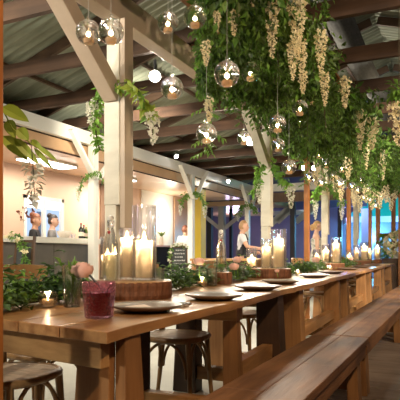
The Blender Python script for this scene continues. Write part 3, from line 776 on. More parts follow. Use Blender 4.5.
fo = tag(bpy.data.objects.new('foliage', None), 'dense dark green foliage massed along the timber frame above the tables', 'foliage', None, 'stuff'); COL.objects.link(fo); fo.location = (AX0,2.8,2.0)
for o in (ms[0].build('leaves', M['leaf'], fo), ms[1].build('leaves', M['leafmid'], fo), ms[2].build('leaves', M['leafbright'], fo)):
    o['kind'] = 'stuff'; o.location = -fo.location
# hanging vines: six shapes, copied
def vine_mesh(L_, mt, dens=.021, lw=(.05,.02)):
    m = MB(); ph = R.uniform(0,6); pts = []
    n = 14
    def at(f): return Vector((.05*L_*math.sin(f*3+ph), .05*L_*math.cos(f*2.3+ph), -L_*f))
    m.cur = 1; m.tube([at(k/n) for k in range(n+1)], .003, 5); m.cur = 0
    k = 0; z = .0
    while z < L_:
        p = at(z/L_); a = ph+k*2.4
        # a short pinnate spray
        d0 = Vector((math.cos(a),math.sin(a),-.55)).normalized(); sl = R.uniform(.05,.10)
        for q in range(4):
            b = p+d0*sl*(q/3+.15)
            for s in (-1,1):
                side = d0.cross(Vector((0,0,1))).normalized()*s
                m.leaf(b, side*.8+d0*.6+Vector((0,0,-.35)), (0,0,1), R.uniform(.7,1.15)*lw[0], lw[1], .25)
        k += 1; z += dens*R.uniform(1.5,2.4)
    return m
vines = []
VG = 'green leafy vines hanging from the timber frame'
VL = [.58,.66,.74,.82,.9,.96]
for i in range(6):
    o = vine_mesh(VL[i], 'leaf').build('hanging_vine', [M['leafmid'] if i%3 else M['leaf'], M['stem']])
    tag(o, 'green leafy vine hanging among many from the timber frame over the tables', 'vine', VG); vines.append(o)
first = set()
def hang_vine(loc, i, s=1.0, label=None):
    if i not in first: o = vines[i]; first.add(i)
    else: o = vines[i].copy(); COL.objects.link(o)
    o.location = loc; o.rotation_euler = (0,0,R.uniform(0,6.28)); o.scale = (s*1.05,s*1.05,s)
    if label: o['label'] = label
    else: o['label'] = 'green leafy vine hanging among many from the timber frame over the tables'
    return o
hang_vine((-1.93,4.12,2.98), 4, 1.25, 'long single vine hanging at the front end of the foliage')
yy = 3.0; k = 0
while yy < 14.2:
    for x in ((AX0+.02, -1.12, R.uniform(AX0,-1.1), R.uniform(AX0,-1.1)) if yy < 9 else (AX0+.02,-1.5,-1.12)):
        vx, vy = x+R.uniform(-.06,.06), yy+R.uniform(-.12,.12)
        if vy < 2.1*(-vx)+.05: continue
        if vx < -1.62 and vy < 9: hang_vine((vx, vy, R.uniform(2.85,3.0)), k%6, R.uniform(.5,.72)); k += 1; continue
        if vy < 6.2:
            z0 = R.uniform(2.6,2.95); zm = (2.30 if vy < 4.4 else 2.16)+R.uniform(-.08,.2); hang_vine((vx,vy,z0), k%6, max(.4,(z0-zm)/VL[k%6])); k += 1; continue
        hang_vine((vx, vy, R.uniform(2.45,2.85) if vy < 9 else R.uniform(2.8,3.0)), k%6, R.uniform(.7,1.05) if vy < 9 else R.uniform(.5,.75)); k += 1
    yy += .30 if yy < 7 else .45
# wisteria blossoms
def raceme(L_, rmax, mt, n=None):
    m = MB(); n = n or int(L_*430)
    m.cur = 1; m.tube([(0,0,.03),(0,0,-L_*.5),(0,0,-L_)], .0028, 5); m.cur = 0
    for k in range(n):
        f = (k+R.random())/n; z = -L_*f; a = R.uniform(0,6.283); r = rmax*(.6+.4*math.sin(min(1,f*4)*PI/2))*(1-f**2.0)*R.uniform(.35,1.15)+.005
        p = Vector((math.cos(a)*r, math.sin(a)*r, z)); out = Vector((math.cos(a),math.sin(a),0)); s = (.022+.012*R.random())*(1.0-.4*f)*(.6+rmax*8)
        for q in range(2): m.leaf(p, out*.7+unit()*.9, out+unit()*.6, s, s*.95, R.uniform(-.3,.3))
    return m
rc = [raceme(.50,.066,0), raceme(.42,.038,0), raceme(.30,.046,0)]
robj = [tag(m.build('wisteria_blossom', [M['cream'],M['stem']]), 'x', 'blossom', 'cream wisteria blossoms hanging in the foliage') for m in rc]
used = set()
def wist(px, y0, y1, zc, kind, label, mt=None):
    zc *= .925 if px < 335 else 1.0
    a = W(px,y0,zc); L_ = (y1-y0)/F*zc; base = (.50,.42,.30)[kind]; s = L_/base
    if kind not in used: o = robj[kind]; used.add(kind)
    else: o = robj[kind].copy(); COL.objects.link(o)
    o.location = a; o.scale = (min(s,1.25)*1.0,min(s,1.25)*1.0,s) if s > .8 else (s*1.1,s*1.1,s); o.rotation_euler = (0,0,R.uniform(0,6)); o['label'] = label
    return o
for px,y0,y1,zc,kd,lb in (
    (297,-8,54,3.95,0,'fattest cream wisteria blossom hanging at the top of the foliage'),
    (293,40,80,4.0,1,'slim cream wisteria tail below the fattest blossom'),
    (302,40,79,4.05,1,'second slim cream tail below the fattest blossom'),
    (272,2,58,3.7,1,'long narrow cream wisteria beside the fattest blossom'),
    (321,30,74,4.3,1,'cream wisteria beyond the fattest blossom, above the glass globe pair'),
    (303,72,94,4.3,2,'short peach-toned wisteria above the globe pair'),
    (345,78,108,5.2,2,'cream wisteria on the outer side of the foliage'),
    (325,72,106,4.6,1,'thin cream wisteria in the middle of the foliage'),
    (360,110,150,6.0,1,'cream wisteria low on the outer edge of the foliage'),
    (372,118,150,6.4,2,'cream wisteria at the outermost edge of the foliage'),
    (366,140,170,7.4,1,'small cream wisteria far along the foliage'),
    (383,150,180,8.6,1,'tiny cream wisteria toward the far foliage end'),
    (206,42,66,3.5,2,'pale wisteria on the front vine beside the painted beam'),
    (209,98,122,3.4,2,'bushy cream blossom above the low hanging globe'),
    (217,12,32,3.6,2,'dull cream blossom at the top of the front foliage'),
    (234,12,36,3.6,2,'cream blossom above the twin middle globes'),
    (253,-10,7,3.6,2,'cream blossom tip at the upper edge of the foliage'),
    (316,168,186,6.0,2,'pale blossom hanging by the third post brace'),
    (348,158,180,7.4,2,'pale blossom above the slim orange post'),
    (335,176,192,7.2,2,'pale blossom at the foliage bottom near the third post'),
    (372,190,210,9.5,2,'pale blossom low over the far trellis'),
    *[(px,y,y+17,zc,2,'one of the pale blossoms bunched at the far end of the foliage') for px,y,zc in ((341,184,8.2),(354,190,9.0),(360,196,9.6),(366,186,9.8),(380,192,11),(386,186,11.5),(391,194,12),(396,182,12.5))]):
    wist(px,y0,y1,zc,kd,lb)
# clump on the near side of the bench, hanging from a joist
hc = thing('hanging_bouquet', 'cream wisteria with leaves hanging alone beyond the bench side', 'hanging flowers', W(399,84,4.6))
m = MB()
for k in range(90):
    d = unit(); m.leaf(d*.09*R.random()+Vector((0,0,-.06)), d+Vector((0,0,-.5)), (0,0,1), R.uniform(.06,.10), .035, .2)
m.build('foliage', M['leafmid'], hc)
m = raceme(.36,.075,0); m.v = [(x,y,z-.16) for x,y,z in m.v]; m.build('blossom', [M['cream'],M['stem']], hc)
MB().tube([(0,0,-.05),(0,0,ZT-hc.location.z+.02)], .003, 5).build('cord', M['stem'], hc)
# ---------------------------------------------------------------- garlands on the posts
def post_garland(pts, label, n, mt, r=.05, fl=(), lsz=(.05,.09)):
    """pts: points of the place along the strand; fl: (index fraction, length)"""
    P = [Vector(p) for p in pts]; o = thing('post_garland', label, 'garland', P[0])
    Q = [p-P[0] for p in P]
    def at(f):
        f *= len(Q)-1; i = min(int(f), len(Q)-2); return Q[i].lerp(Q[i+1], f-i)
    m = MB(); m.tube(Q, .006, 5); m.build('stem', M['stem'], o)
    ms = [MB(),MB()]
    for k in range(n):
        p = at(R.random())+unit()*r*R.random(); l = R.uniform(*lsz)
        ms[k%4 == 0].leaf(p, unit()+Vector((0,0,-.8)), unit()+Vector((.3,-.3,.5)), l, l*R.uniform(.35,.5), .2)
    ms[0].build('foliage', M[mt], o); ms[1].build('foliage', M['leafmid'], o)
    for f, L_, off in fl:
        q = raceme(L_, .045, 0); b = at(f)+Vector(off); q.v = [(x+b.x,y+b.y,z+b.z) for x,y,z in q.v]; q.build('blossom', [M['pearl'],M['leafmid']], o)
    return o
post_garland([W(109,86,4.4),W(102,88,4.45),W(97,104,4.5),W(95,122,4.5),W(97,140,4.5),W(100,150,4.5)], 'bright green garland with white blossoms down the side of the thick post', 170, 'leafbright', .055, [(.35,.26,(-.06,0,0))], (.05,.085))
post_garland([W(118,84,4.2),W(128,82,4.15),W(138,90,4.1),W(145,104,4.1),W(151,118,4.1)], 'leafy spray with pale blossoms arching off the bench side of the thick post', 75, 'leaflime', .05, [(.95,.24,(.03,0,.02))], (.06,.11))
post_garland([W(93,172,9.3),W(83,178,9.2),W(79,192,9.2)], 'small green sprig hanging off the bar post', 60, 'leafmid', .05, [(.8,.25,(-.05,0,0))])
post_garland([W(92,173,9.3),W(99,172,9.2),W(103,180,9.2)], 'green sprig on the other side of the bar post', 50, 'leafmid', .06)
post_garland([W(191,192,12.8),W(184,196,12.8),W(180,206,12.8)], 'drooping green swag on the white post by the mustard pier', 80, 'leafmid', .07, [(.95,.25,(0,0,0))], (.07,.12))
post_garland([W(192,192,12.8),W(200,194,12.7),W(206,208,12.7)], 'green swag with white tip above the mustard pier', 80, 'leafmid', .07, [(.9,.3,(0,0,0))], (.07,.12))
post_garland([W(264,164,7.2),W(258,172,7.2),W(256,184,7.2),W(255,194,7.2)], 'bright green garland on the inner side of the second thick post', 110, 'leafbright', .06, [(.7,.25,(.05,0,0))], (.06,.1))
post_garland([W(271,160,7.1),W(277,172,7.0),W(284,180,6.9),W(288,186,6.9)], 'green garland with a white raceme on the table side of the second post', 120, 'leafbright', .07, [(.95,.3,(.05,0,0))], (.06,.1))
post_garland([W(247,203,16),W(240,208,16),W(238,214,16)], 'small green swag on the corner post', 60, 'leafmid', .09, [(.95,.25,(0,0,0))], (.09,.14))
post_garland([W(248,203,16),W(254,207,16),W(256,213,16)], 'second small green swag on the corner post', 50, 'leafmid', .09, (), (.09,.14))
post_garland([W(323,184,11),W(317,190,10.9),W(315,202,10.9)], 'green swag with a white tail on the third thick post', 90, 'leafbright', .10, [(.9,.4,(0,0,0))], (.09,.14))
post_garland([W(328,184,11),W(337,192,10.9),W(343,202,10.9)], 'green swag on the far side of the third thick post', 90, 'leafbright', .10, [(.9,.4,(0,0,0))], (.09,.14))
# ---------------------------------------------------------------- wisteria spray by the near margin
zc = 1.47
sp0 = W(-6,104,zc)
sp = thing('wisteria_spray', 'big-leaved spray with a white raceme fixed to the near timber post', 'plant spray', sp0)
def sl(px, y, dz=0): return W(px,y,zc+dz)-sp0
MB().tube([sl(-6,104),sl(4,112),sl(12,128),sl(24,138),sl(37,148)], .0022, 6).build('stem', M['leaflime'], sp, smooth=True)
m = MB()
for (a,b,w_,dz) in (((2,107),(29,121),.040,0),((8,120),(15,138),.034,.03),((17,129),(29,140),.034,-.02),((3,136),(28,160),.036,.02),((14,138),(40,165),.026,.0),((31,140),(43,150),.018,.03),((37,146),(58,161),.014,0),((34,148),(53,169),.014,.03)):
    A, B = sl(a[0],a[1],dz), sl(b[0],b[1],dz*.3); m.leafx(A, B-A, Vector((ST*.5,-CT,.55)), (B-A).length, w_, .06)
m.build('leaf', M['leaflime'], sp)
m = MB(); m.cur = 1; m.tube([sl(31,140),sl(33,165),sl(35,206)], .0012, 5); m.cur = 0
for y, pxs in ((165,(20,28,38)),(171,(25,33,42)),(178,(30,45,36)),(184,(25,33,41)),(191,(28,40,34)),(197,(31,37)),(203,(35,)),):
    for px in pxs:
        A = sl(33,y-3); B = sl(px+R.uniform(-2,2),y+R.uniform(-1,2),R.uniform(-.03,.03)); 
        for s in (-1,1): m.leaf(A.lerp(B,.3), (B-A)+Vector((0,0,s*.008)), (0,-.4,1), .030, .021, .15)
m.build('blossom', [M['pearl'],M['stem']], sp)
m = MB()
for px, y in ((24,208),(29,205),(20,212),(27,214),(32,211),(22,219),(30,218)):
    A = sl(px,y); 
    for q in range(4): m.leaf(A, unit(), unit(), .011, .008, .2)
m.build('bud', M['rust'], sp)
# ================================================================== GLASS GLOBES with tea lights
def make_globe(r, label, group):
    g = thing('glass_globe', label, 'hanging globe', (0,0,0), 0, group); m = MB(); pr = []
    for k in range(1,18): 
        t = PI*k/18; pr.append((r*math.sin(t), -r*math.cos(t)))
    pr = [(.001,-r*.985)]+pr+[(.012,r*1.0),(.010,r*1.12)]
    m.lathe(pr, n=30); m.build('globe_body', M['glass'], g, smooth=True)
    MB().tube([(.011*math.cos(t),0,r*1.17+.011*math.sin(t)) for t in [2*PI*k/12 for k in range(12)]], .0025, 6, closed=True).build('hook', M['glass'], g, smooth=True)
    o = [(r*.62*math.cos(t)*.9, -r*.72-0, 0) for t in (0,)]
    return g
def place_globe(px, y, d, label, tl_label, group=None, e=.12, top=None):
    r = .07; zc = 2*r*F/d; p = W(px,y,zc)
    g = make_globe(r, label, group or 'hanging glass globes'); g.location = p
    tp = (top or ZT+.03)-p.z
    MB().tube([(0,0,r*1.18),(0,0,max(tp,.15))], .0011, 5).build('wire', M['conduit'], g)
    tealight((p.x,p.y,p.z-r*.90), tl_label, 'tea lights in the hanging globes', e, 1.2 if d > 12 else 1.3)
GL = [(88.5,32.5,25,'touching its twin by the knee brace of the thick post'),(111,31.5,26,'hanging before the top of the thick post'),
 (168,22.5,21,'hanging in front of the painted beam'),(195,17,23,'at the front top of the foliage'),(172,88,23,'beside the bright flood lamp'),
 (227,74,26,'larger of the twin middle pair before the foliage'),(250.5,72,19,'smaller of the twin middle pair before the foliage'),(206.5,133.5,21,'hanging lowest under the bushy cream blossom'),
 (244,138,14.5,'next to the flood lamp by the second post brace'),(277.5,124,18,'hanging before the second thick post'),(278,145,14,'just below another before the second thick post'),
 (289,167,15,'above the garland on the table side of the second post'),(300,108,16,'upper of the stacked pair in the foliage'),(299,121,13,'lower of the stacked pair in the foliage'),
 (311.5,98,14,'below the short peach-toned wisteria')]
for px,y,d,lb in GL: place_globe(px,y,d,'clear glass globe '+lb,'tea light in the globe '+lb)
for px,y,d in ((319,154,10),(309,177,11),(333,176,10.5),(342,168,9.5),(339,183,10.5),(326,164,9),(321,182,9),(330,150,10),(352,186,8),(358,190,8),(364,197,7.5),(361,180,7.5),(370,200,7),(376,205,6.5),(368,189,7),(381,196,6.5)):
    place_globe(px,y,d,'small clear glass globe in the far cluster under the foliage','lit tea light in a small globe of the far cluster','far cluster of glass globes',.10,2.9)
# ================================================================== TRELLIS, FLOWER STAND, EASELS, BAR ITEMS
b0 = W(378,HZ,14.9); b1 = W(393.5,HZ,14.9)
b0.z = b1.z = 0
tr = thing('timber_trellis', 'narrow orange timber trellis with a crossbar at the far table end', 'trellis', b0)
d = b1-b0
for q in (Vector((0,0,0)), d): MB().bar(q, q+Vector((0,0,2.75)), .11,.11,(1,0,0)).build('post', M['apost'], tr)
for z in (1.50,2.6): MB().bar(Vector((0,0,z)), d+Vector((0,0,z)), .09,.09).build('crossbar', M['apost'], tr)
pp = (b0+b1)/2+Vector((.0,-.35,0))
pl = thing('potted_climber', 'leafy green climber growing up inside the trellis', 'plant', pp)
MB().lathe([(.001,0),(.12,0),(.16,.3),(.15,.3),(.001,.28)], n=18).build('pot', M['browndoor'], pl, smooth='auto')
m = MB()
for k in range(420):
    z = R.uniform(.3,1.5); r = .17*(1-.3*z/1.5); u = unit(); m.leaf((u.x*r,u.y*r,z), unit()+Vector((0,0,-.3)), unit(), R.uniform(.08,.13), .06, .2)
m.build('foliage', M['leafbright'], pl); MB().tube([(0,0,.25),(.02,0,.9),(0,.02,1.45)], .012, 6).build('stem', M['stem'], pl)
fs = W(399,HZ,14.0); fs.z = 0
fp = tag(MB().prism([(fs.x+.42*math.cos(t),fs.y+.42*math.sin(t)) for t in [2*PI*k/28 for k in range(28)]], 0, .86).build('flower_plinth', M['tdark'], bevel=.01), 'dark round plinth at the far end under cream flowers', 'plinth')
fa = thing('flower_arrangement', 'large mound of cream flowers on the dark plinth past the tables', 'flowers', (fs.x,fs.y,.861))
m, m2 = MB(), MB()
for k in range(170):
    u = unit(); p = Vector((u.x*.36,u.y*.36,.36+u.z*.33)); 
    for q in range(7): m.leaf(p, u*.6+unit(), u, .075, .06, .1)
    if k % 2: m2.leaf(p*.97, u+unit()*.6, u, .13, .06, .2)
MB().lathe([(.001,0),(.2,0),(.24,.16),(.22,.16),(.001,.13)], n=20).build('bowl', M['white'], fa, smooth='auto')
m.build('blossom', M['cream'], fa); m2.build('foliage', M['leafmid'], fa)
def easel(loc, rz, w_, h, z0, label, text=True, tilt=.16):
    e = thing('chalkboard_easel', label, 'chalkboard', loc, rz)
    for x in (-w_*.55,w_*.55): MB().bar((x,-.12,0),(x*.8,.06,z0+h+.05),.03,.025,(1,0,0)).build('leg', M['cutdark'], e)
    MB().bar((0,.38,0),(0,.07,z0+h),.03,.025,(1,0,0)).build('leg', M['cutdark'], e)
    MB().bar((-w_*.58,-.06,z0-.02),(w_*.58,-.06,z0-.02),.05,.03).build('ledge', M['cutdark'], e)
    a = Vector((0,-.075+.0,z0)); t = Vector((0,.10,h)).normalized()
    MB().bar(a, a+t*h, w_, .02, (0,-1,0)).build('board', M['blackboard'], e)
    n = Vector((0,-1,.1/h)).normalized()
    m = MB()
    for s in (-1,1): m.bar(a+Vector((s*w_/2,0,0)), a+Vector((s*w_/2,0,0))+t*h, .03,.03,(0,-1,0))
    m.bar(a+t*h+Vector((-w_/2,0,0)), a+t*h+Vector((w_/2,0,0)),.03,.03); m.build('frame', M['cutdark'], e)
    if text:
        for i, (ln) in enumerate((.42,.55,.5,.6,.72,.3,.6,.5)):
            m = MB(); f = .90-.105*i; x = -w_*ln/2
            while x < w_*ln/2:
                wd = R.uniform(.02,.045); p = a+t*h*f+n*.013
                pts = [p+Vector((x+wd*q/5, 0, 0))+t*(.014*math.sin(q*2.1+i)) for q in range(6)]
                m.tube(pts, .0035, 4); x += wd+.012
            m.build('lettering', M['chalk'], e)
    return e, a, t
e, a, t = easel((-4.75,9.05,0), .50, .30, .62, .50, 'black chalkboard menu on an easel near the bar fridge')
p0 = Vector((-4.75,9.05,0)); rot = Matrix.Rotation(.50,3,'Z')
def esw(pts, o): return [p0+rot@(Vector(q)) for q in pts]
post_garland(esw([(-.18,-.10,.75),(-.17,-.05,1.0),(-.10,0,1.16),(.02,.02,1.17),(.16,.02,1.10)],0), 'white flower and leaf swag over the black chalkboard menu', 110, 'leafmid', .05, (), (.04,.07))
m = MB(); g_ = bpy.data.objects[[o.name for o in bpy.data.objects if o.name.startswith('post_garland')][-1]]
g_ = [o for o in bpy.data.objects if o.get('label') == 'white flower and leaf swag over the black chalkboard menu'][0]
for q in esw([(-.17,-.08,1.02),(-.13,-.05,1.12),(-.07,-.03,1.17),(.06,-.03,1.18),(.0,-.04,1.16),(-.18,-.12,.85),(.13,-.02,1.13)],0):
    for k in range(9): m.leaf(q-g_.location+unit()*.012, unit(), unit(), .05, .045, .1)
m.build('blossom', M['pearl'], g_)
e, a, t = easel((-4.42,4.66,0), .15, .22, .72, .42, 'dark easel sign draped with a leafy swag in front of the bar counter', False)
e2p = Vector((-4.42,4.66,0))
g_ = post_garland([e2p+Vector(q) for q in ((-.10,-.10,1.18),(-.02,-.09,1.20),(.06,-.09,1.12),(.10,-.10,1.0),(.10,-.11,.88))], 'leafy swag with cream blooms on the dark easel sign', 150, 'leafmid', .06, (), (.04,.07))
m = MB()
for q in ((-.13,-.12,1.18),(-.06,-.13,1.2),(.03,-.14,1.14),(.12,-.13,1.03)):
    for k in range(10): m.leaf(e2p+Vector(q)-g_.location+unit()*.012, unit(), unit(), .045, .04, .1)
m.build('blossom', M['cream'], g_)
# on the bar counter
def bar_bottle(px, h, mt, label, r=.036):
    y = yon(px,-6.05); b = thing('bar_bottle', label, 'bottle', (-6.05,y,1.256)); k = h/.3
    MB().lathe([(.001,0),(r,.002),(r,.17*k),(r*.8,.2*k),(.014,.235*k),(.014,.295*k),(.001,.296*k)], n=16).build('bottle_body', M[mt], b, smooth=True)
    MB().lathe([(.001,.285*k),(.016,.285*k),(.016,.31*k),(.001,.31*k)], n=12).build('cap', M['redwax'] if mt == 'darkglass' else M['white'], b)
    MB().lathe([(r+.001,.05*k),(r+.001,.13*k)], n=16).build('paper_label', M['card'], b)
bar_bottle(81,.27,'darkglass','squat dark bottle on the bar counter beside the white post',.045); bar_bottle(83.8,.24,'darkglass','slim dark bottle beside the squat one on the bar',.03); bar_bottle(86,.23,'leafmid','green bottle touching the white post on the bar',.032)
yb = yon(64,-6.1); b = thing('mixing_bowl', 'pale bowl on the bar counter beside the dark-haired staff member', 'bowl', (-6.1,yb,1.256))
MB().lathe([(.001,0),(.06,0),(.11,.06),(.125,.12),(.118,.12),(.10,.06),(.001,.012)], n=24).build('bowl_body', M['linen'], b, smooth=True)
for px, lb in ((70,'small glass on the bar counter past the pale bowl'),(73.5,'second small glass on the bar counter past the pale bowl')):
    tumbler('bar_glass', Vector((-6.05,yon(px,-6.05),1.256)), .025,.032,.08, lb, 'glass','small glasses on the bar')
# serving counter of the cook
sc = thing('serving_counter', 'timber serving counter in front of the cook', 'counter', (-3.72,9.15,0), .42)
MB().box((-.75,-.25,.86),(.75,.25,.90)).build('counter_top', M['tablex'], sc, bevel=.004)
for x in (-.68,.68):
    for y in (-.2,.2): MB().box((x-.04,y-.04,0),(x+.04,y+.04,.86)).build('leg', M['tleg'], sc)
MB().box((-.66,-.21,.45),(.66,-.19,.86)).build('front_panel', M['tdark'], sc)
# ================================================================== PEOPLE
def skin_mesh(joints, edges, sub=2):
    me = bpy.data.meshes.new('tmp'); names = list(joints); ix = {n:i for i,n in enumerate(names)}
    me.from_pydata([joints[n][0] for n in names], [(ix[a],ix[b]) for a,b in edges], [])
    o = bpy.data.objects.new('tmp', me); COL.objects.link(o)
    md = o.modifiers.new('skin','SKIN'); md.use_smooth_shade = True
    for n in names:
        sv = me.skin_vertices[0].data[ix[n]]; r = joints[n][1]; sv.radius = r if isinstance(r, tuple) else (r,r); sv.use_root = (n == names[0])
    sb = o.modifiers.new('sub','SUBSURF'); sb.levels = sub
    dg = bpy.context.evaluated_depsgraph_get(); ev = o.evaluated_get(dg); m2 = bpy.data.meshes.new_from_object(ev)
    r_ = MB(); r_.v = [tuple(v.co) for v in m2.vertices]; r_.f = [tuple(p.vertices) for p in m2.polygons]; r_.m = [0]*len(r_.f)
    bpy.data.objects.remove(o); bpy.data.meshes.remove(me); bpy.data.meshes.remove(m2); return r_
def person(name_label, loc, rz, h, skin, hair_c, hair, arms, clothes, turn=0.0, lean=0.0):
    k = h/1.70; p = thing('person', name_label, 'person', loc, rz); p.scale = (k,k,k)
    sk = mat('skin', skin, .5, Subsurface_Weight=.1); eye = mat('eye', (.02,.015,.012), .3); lip = mat('lip', (.42,.14,.12), .5)
    def L_(v): return Vector((v[0], v[1]+lean*max(0,v[2]-.95), v[2]))
    J = {'pel':(L_((0,0,.93)),(.145,.105)),'sp':(L_((0,.005,1.10)),(.122,.092)),'ch':(L_((0,.0,1.28)),(.145,.105)),'nb':(L_((0,-.01,1.425)),(.07,.06)),'nk':(L_((0,.0,1.485)),(.05,.052)),'hd':(L_((0,.01,1.55)),(.052,.055))}
    E = [('pel','sp'),('sp','ch'),('ch','nb'),('nb','nk'),('nk','hd')]
    for s, n in ((-1,'l'),(1,'r')):
        J['s'+n] = (L_((s*.165,-.01,1.385)),.055); el, wr = arms[0 if s < 0 else 1]
        J['e'+n] = (L_(el),.042); J['w'+n] = (L_(wr),.028); E += [('ch','s'+n),('s'+n,'e'+n),('e'+n,'w'+n)]
        J['h'+n] = ((s*.085,0,.86),.088); J['k'+n] = ((s*.095,.015,.48),.058); J['a'+n] = ((s*.10,-.02,.08),.038); J['t'+n] = ((s*.115,.13,.028),.032)
        E += [('pel','h'+n),('h'+n,'k'+n),('k'+n,'a'+n),('a'+n,'t'+n)]
    J = {n_:(Vector(a_), r_) for n_,(a_,r_) in J.items()}
    body = skin_mesh(J, E)
    # hands: palm and five bent fingers
    for s, n in ((-1,'l'),(1,'r')):
        w_, e_ = J['w'+n][0], J['e'+n][0]; d = (w_-e_).normalized(); side = d.cross(Vector((0,0,1)))
        side = side.normalized() if side.length > .1 else Vector((1,0,0)); nn = side.cross(d)
        body.tube([w_-d*.015, w_+d*.03, w_+d*.085], [.026,.034,.034], 8)
        for i, (o_, l_) in enumerate(((-.028,.066),(-.010,.076),(.009,.072),(.026,.058))):
            a0 = w_+d*.08+side*o_; body.tube([a0, a0+d*l_*.5, a0+d*l_*.85-nn*l_*.3, a0+d*l_-nn*l_*.6], [.0095,.009,.008,.006], 6)
        a0 = w_+d*.03-side*s*.03; body.tube([a0, a0+d*.03-side*s*.025, a0+d*.055-side*s*.03], [.011,.010,.007], 6)
    # head
    hc_ = L_((0,.02,1.60)); rt = Matrix.Rotation(turn,3,'Z')
    hd = MB(); hd.ball((0,0,0), 1, 20, 14); vs = []
    for x,y,z in hd.v:
        X, Y, Z = x*.075, y*.093, z*.118
        if z < -.1: X *= 1+.28*(z+.1); Y += .012*(-z)*(1 if y > 0 else -.6)
        if y > 0 and abs(x) < .22 and -.35 < z < .12: Y += .018*(1-abs(x)/.22)*(1-abs(z+.18)/.30 if abs(z+.18) < .3 else 0)
        if y > .5 and .02 < z < .25 and .2 < abs(x) < .6: Y -= .006
        vs.append(hc_+rt@Vector((X,Y,Z)))
    body.cur = 0; body.add(vs, hd.f)
    def hp(x,y,z): return hc_+rt@Vector((x,y,z))
    for s in (-1,1):
        body.ball(hp(s*.076,-.005,-.005), .026, 8, 5, .35,.8,1.1)
        body.cur = 1; body.ball(hp(s*.029,.080,.008), .0095, 8, 5); body.bar(hp(s*.016,.088,.030),hp(s*.046,.078,.030),.006,.005); body.cur = 0
    body.cur = 2; body.bar(hp(-.022,.084,-.058),hp(.022,.084,-.058),.010,.012); body.cur = 0
    body.build('body', [sk,eye,lip], p, smooth=True)
    # hair
    hm = mat('hair', hair_c, .5); m = MB(); b = MB(); b.ball((0,0,0), 1, 20, 14); vs = []
    keep = []
    for x,y,z in b.v:
        f = 1.10 if hair != 'short' else 1.07
        vs.append(hp(x*.075*f, y*.093*f-.006, z*.118*f+.004))
    for f in b.f:
        c_ = sum((Vector(b.v[i]) for i in f), Vector())/len(f)
        if c_.z > .45 or (c_.y < .12 and c_.z > -.35) : keep.append(f)
    m.add(vs, keep)
    if hair == 'bun': m.ball(hp(0,-.075,.105), .052, 12, 8)
    if hair == 'low': m.ball(hp(0,-.11,.0), .055, 12, 8); m.ball(hp(0,-.115,-.06), .042, 10, 6)
    if hair == 'short': pass
    m.build('hair', hm, p, smooth=True)
    # clothing
    for cn, cc, rg in clothes:
        cm = mat(cn, cc, .75) if not isinstance(cc, bpy.types.Material) else cc
        if rg in ('tee','shirt','vest'):
            q = .016 if rg != 'vest' else .026; A = {n:(J[n][0], tuple(r+q for r in J[n][1])) for n in ('pel','sp','ch')}; EE = [('pel','sp'),('sp','ch')]
            A['nb'] = (J['nb'][0]-Vector((0,0,.012)), (.085,.075)); EE.append(('ch','nb'))
            for n in 'lr':
                A['s'+n] = (J['s'+n][0], .070); EE.append(('ch','s'+n))
                if rg == 'vest': A['s'+n] = (J['s'+n][0].lerp(J['ch'][0],.25), .06); continue
                end = J['e'+n][0] if rg == 'shirt' else J['s'+n][0].lerp(J['e'+n][0],.62)
                A['e'+n] = (end, .058); EE.append(('s'+n,'e'+n))
                if rg == 'shirt': A['w'+n] = (J['e'+n][0].lerp(J['w'+n][0],.93), .040); EE.append(('e'+n,'w'+n))
            skin_mesh(A, EE).build(cn, cm, p, smooth=True)
        if rg == 'trousers':
            A = {'pel':(J['pel'][0]+Vector((0,0,.0)),(.158,.118))}; EE = []
            for n in 'lr':
                A['h'+n] = (J['h'+n][0], .104); A['k'+n] = (J['k'+n][0], .078); A['a'+n] = (J['a'+n][0]+Vector((0,0,.01)), .062); EE += [('pel','h'+n),('h'+n,'k'+n),('k'+n,'a'+n)]
            skin_mesh(A, EE).build(cn, cm, p, smooth=True)
            m = MB()
            for n in 'lr':
                a_, t_ = J['a'+n][0], J['t'+n][0]; m.tube([a_-Vector((0,.045,.045)), a_.lerp(t_,.4)-Vector((0,0,.012)), t_+Vector((0,.03,.006))], [.038,.045,.033], 10)
            m.build('shoes', M['black'], p, smooth=True)
        if rg == 'apron':
            m = MB(); vs = []; n_ = 12; rows = ((1.33,.10,.10),(1.20,.135,.135),(1.05,.16,.142),(.93,.185,.150),(.75,.20,.165),(.55,.21,.175))
            for dr in (.0,.008):
                for z,wx,ry in rows:
                    for j in range(n_+1):
                        t = PI*(j/n_)*.92+PI*.04; vs.append(L_((-(wx+dr+.02)*math.cos(t), (ry+dr+.012)*math.sin(t)**.6, z)))
            o_ = len(rows)*(n_+1); fs = []
            for i in range(len(rows)-1):
                for j in range(n_):
                    a_ = i*(n_+1)+j; fs += [(a_,a_+1,a_+n_+2,a_+n_+1),(o_+a_+n_+1,o_+a_+n_+2,o_+a_+1,o_+a_)]
            m.add(vs, fs); 
            for s in (-1,1): m.tube([L_((s*.09,.115,1.33)),L_((s*.07,.07,1.44)),L_((0,-.075,1.46))], .010, 6)
            m.build(cn, cm, p, smooth=True)
        if rg == 'dress':
            m = MB(); m.lathe([(.10,1.36),(.150,1.30),(.150,1.24),(.128,1.10),(.165,.94),(.21,.70),(.27,.40),(.30,.22)], n=28, sx=1.05, sy=.86)
            for s in (-1,1): m.tube([(s*.09,.09,1.32),(s*.085,.02,1.43),(s*.09,-.08,1.32)], .008, 6)
            m.build(cn, cm, p, smooth=True)
    return p
down = (((-.235,-.02,1.10),(-.225,.06,.86)),((.235,-.02,1.10),(.225,.06,.86)))
work = (((-.25,.05,1.12),(-.10,.30,1.12)),((.25,.05,1.12),(.10,.30,1.10)))
tank = mat('grey_shirt',(.20,.19,.19),.8)
near = (((-.215,.0,1.12),(-.12,.22,1.02)),((.215,.0,1.12),(.12,.22,1.02)))
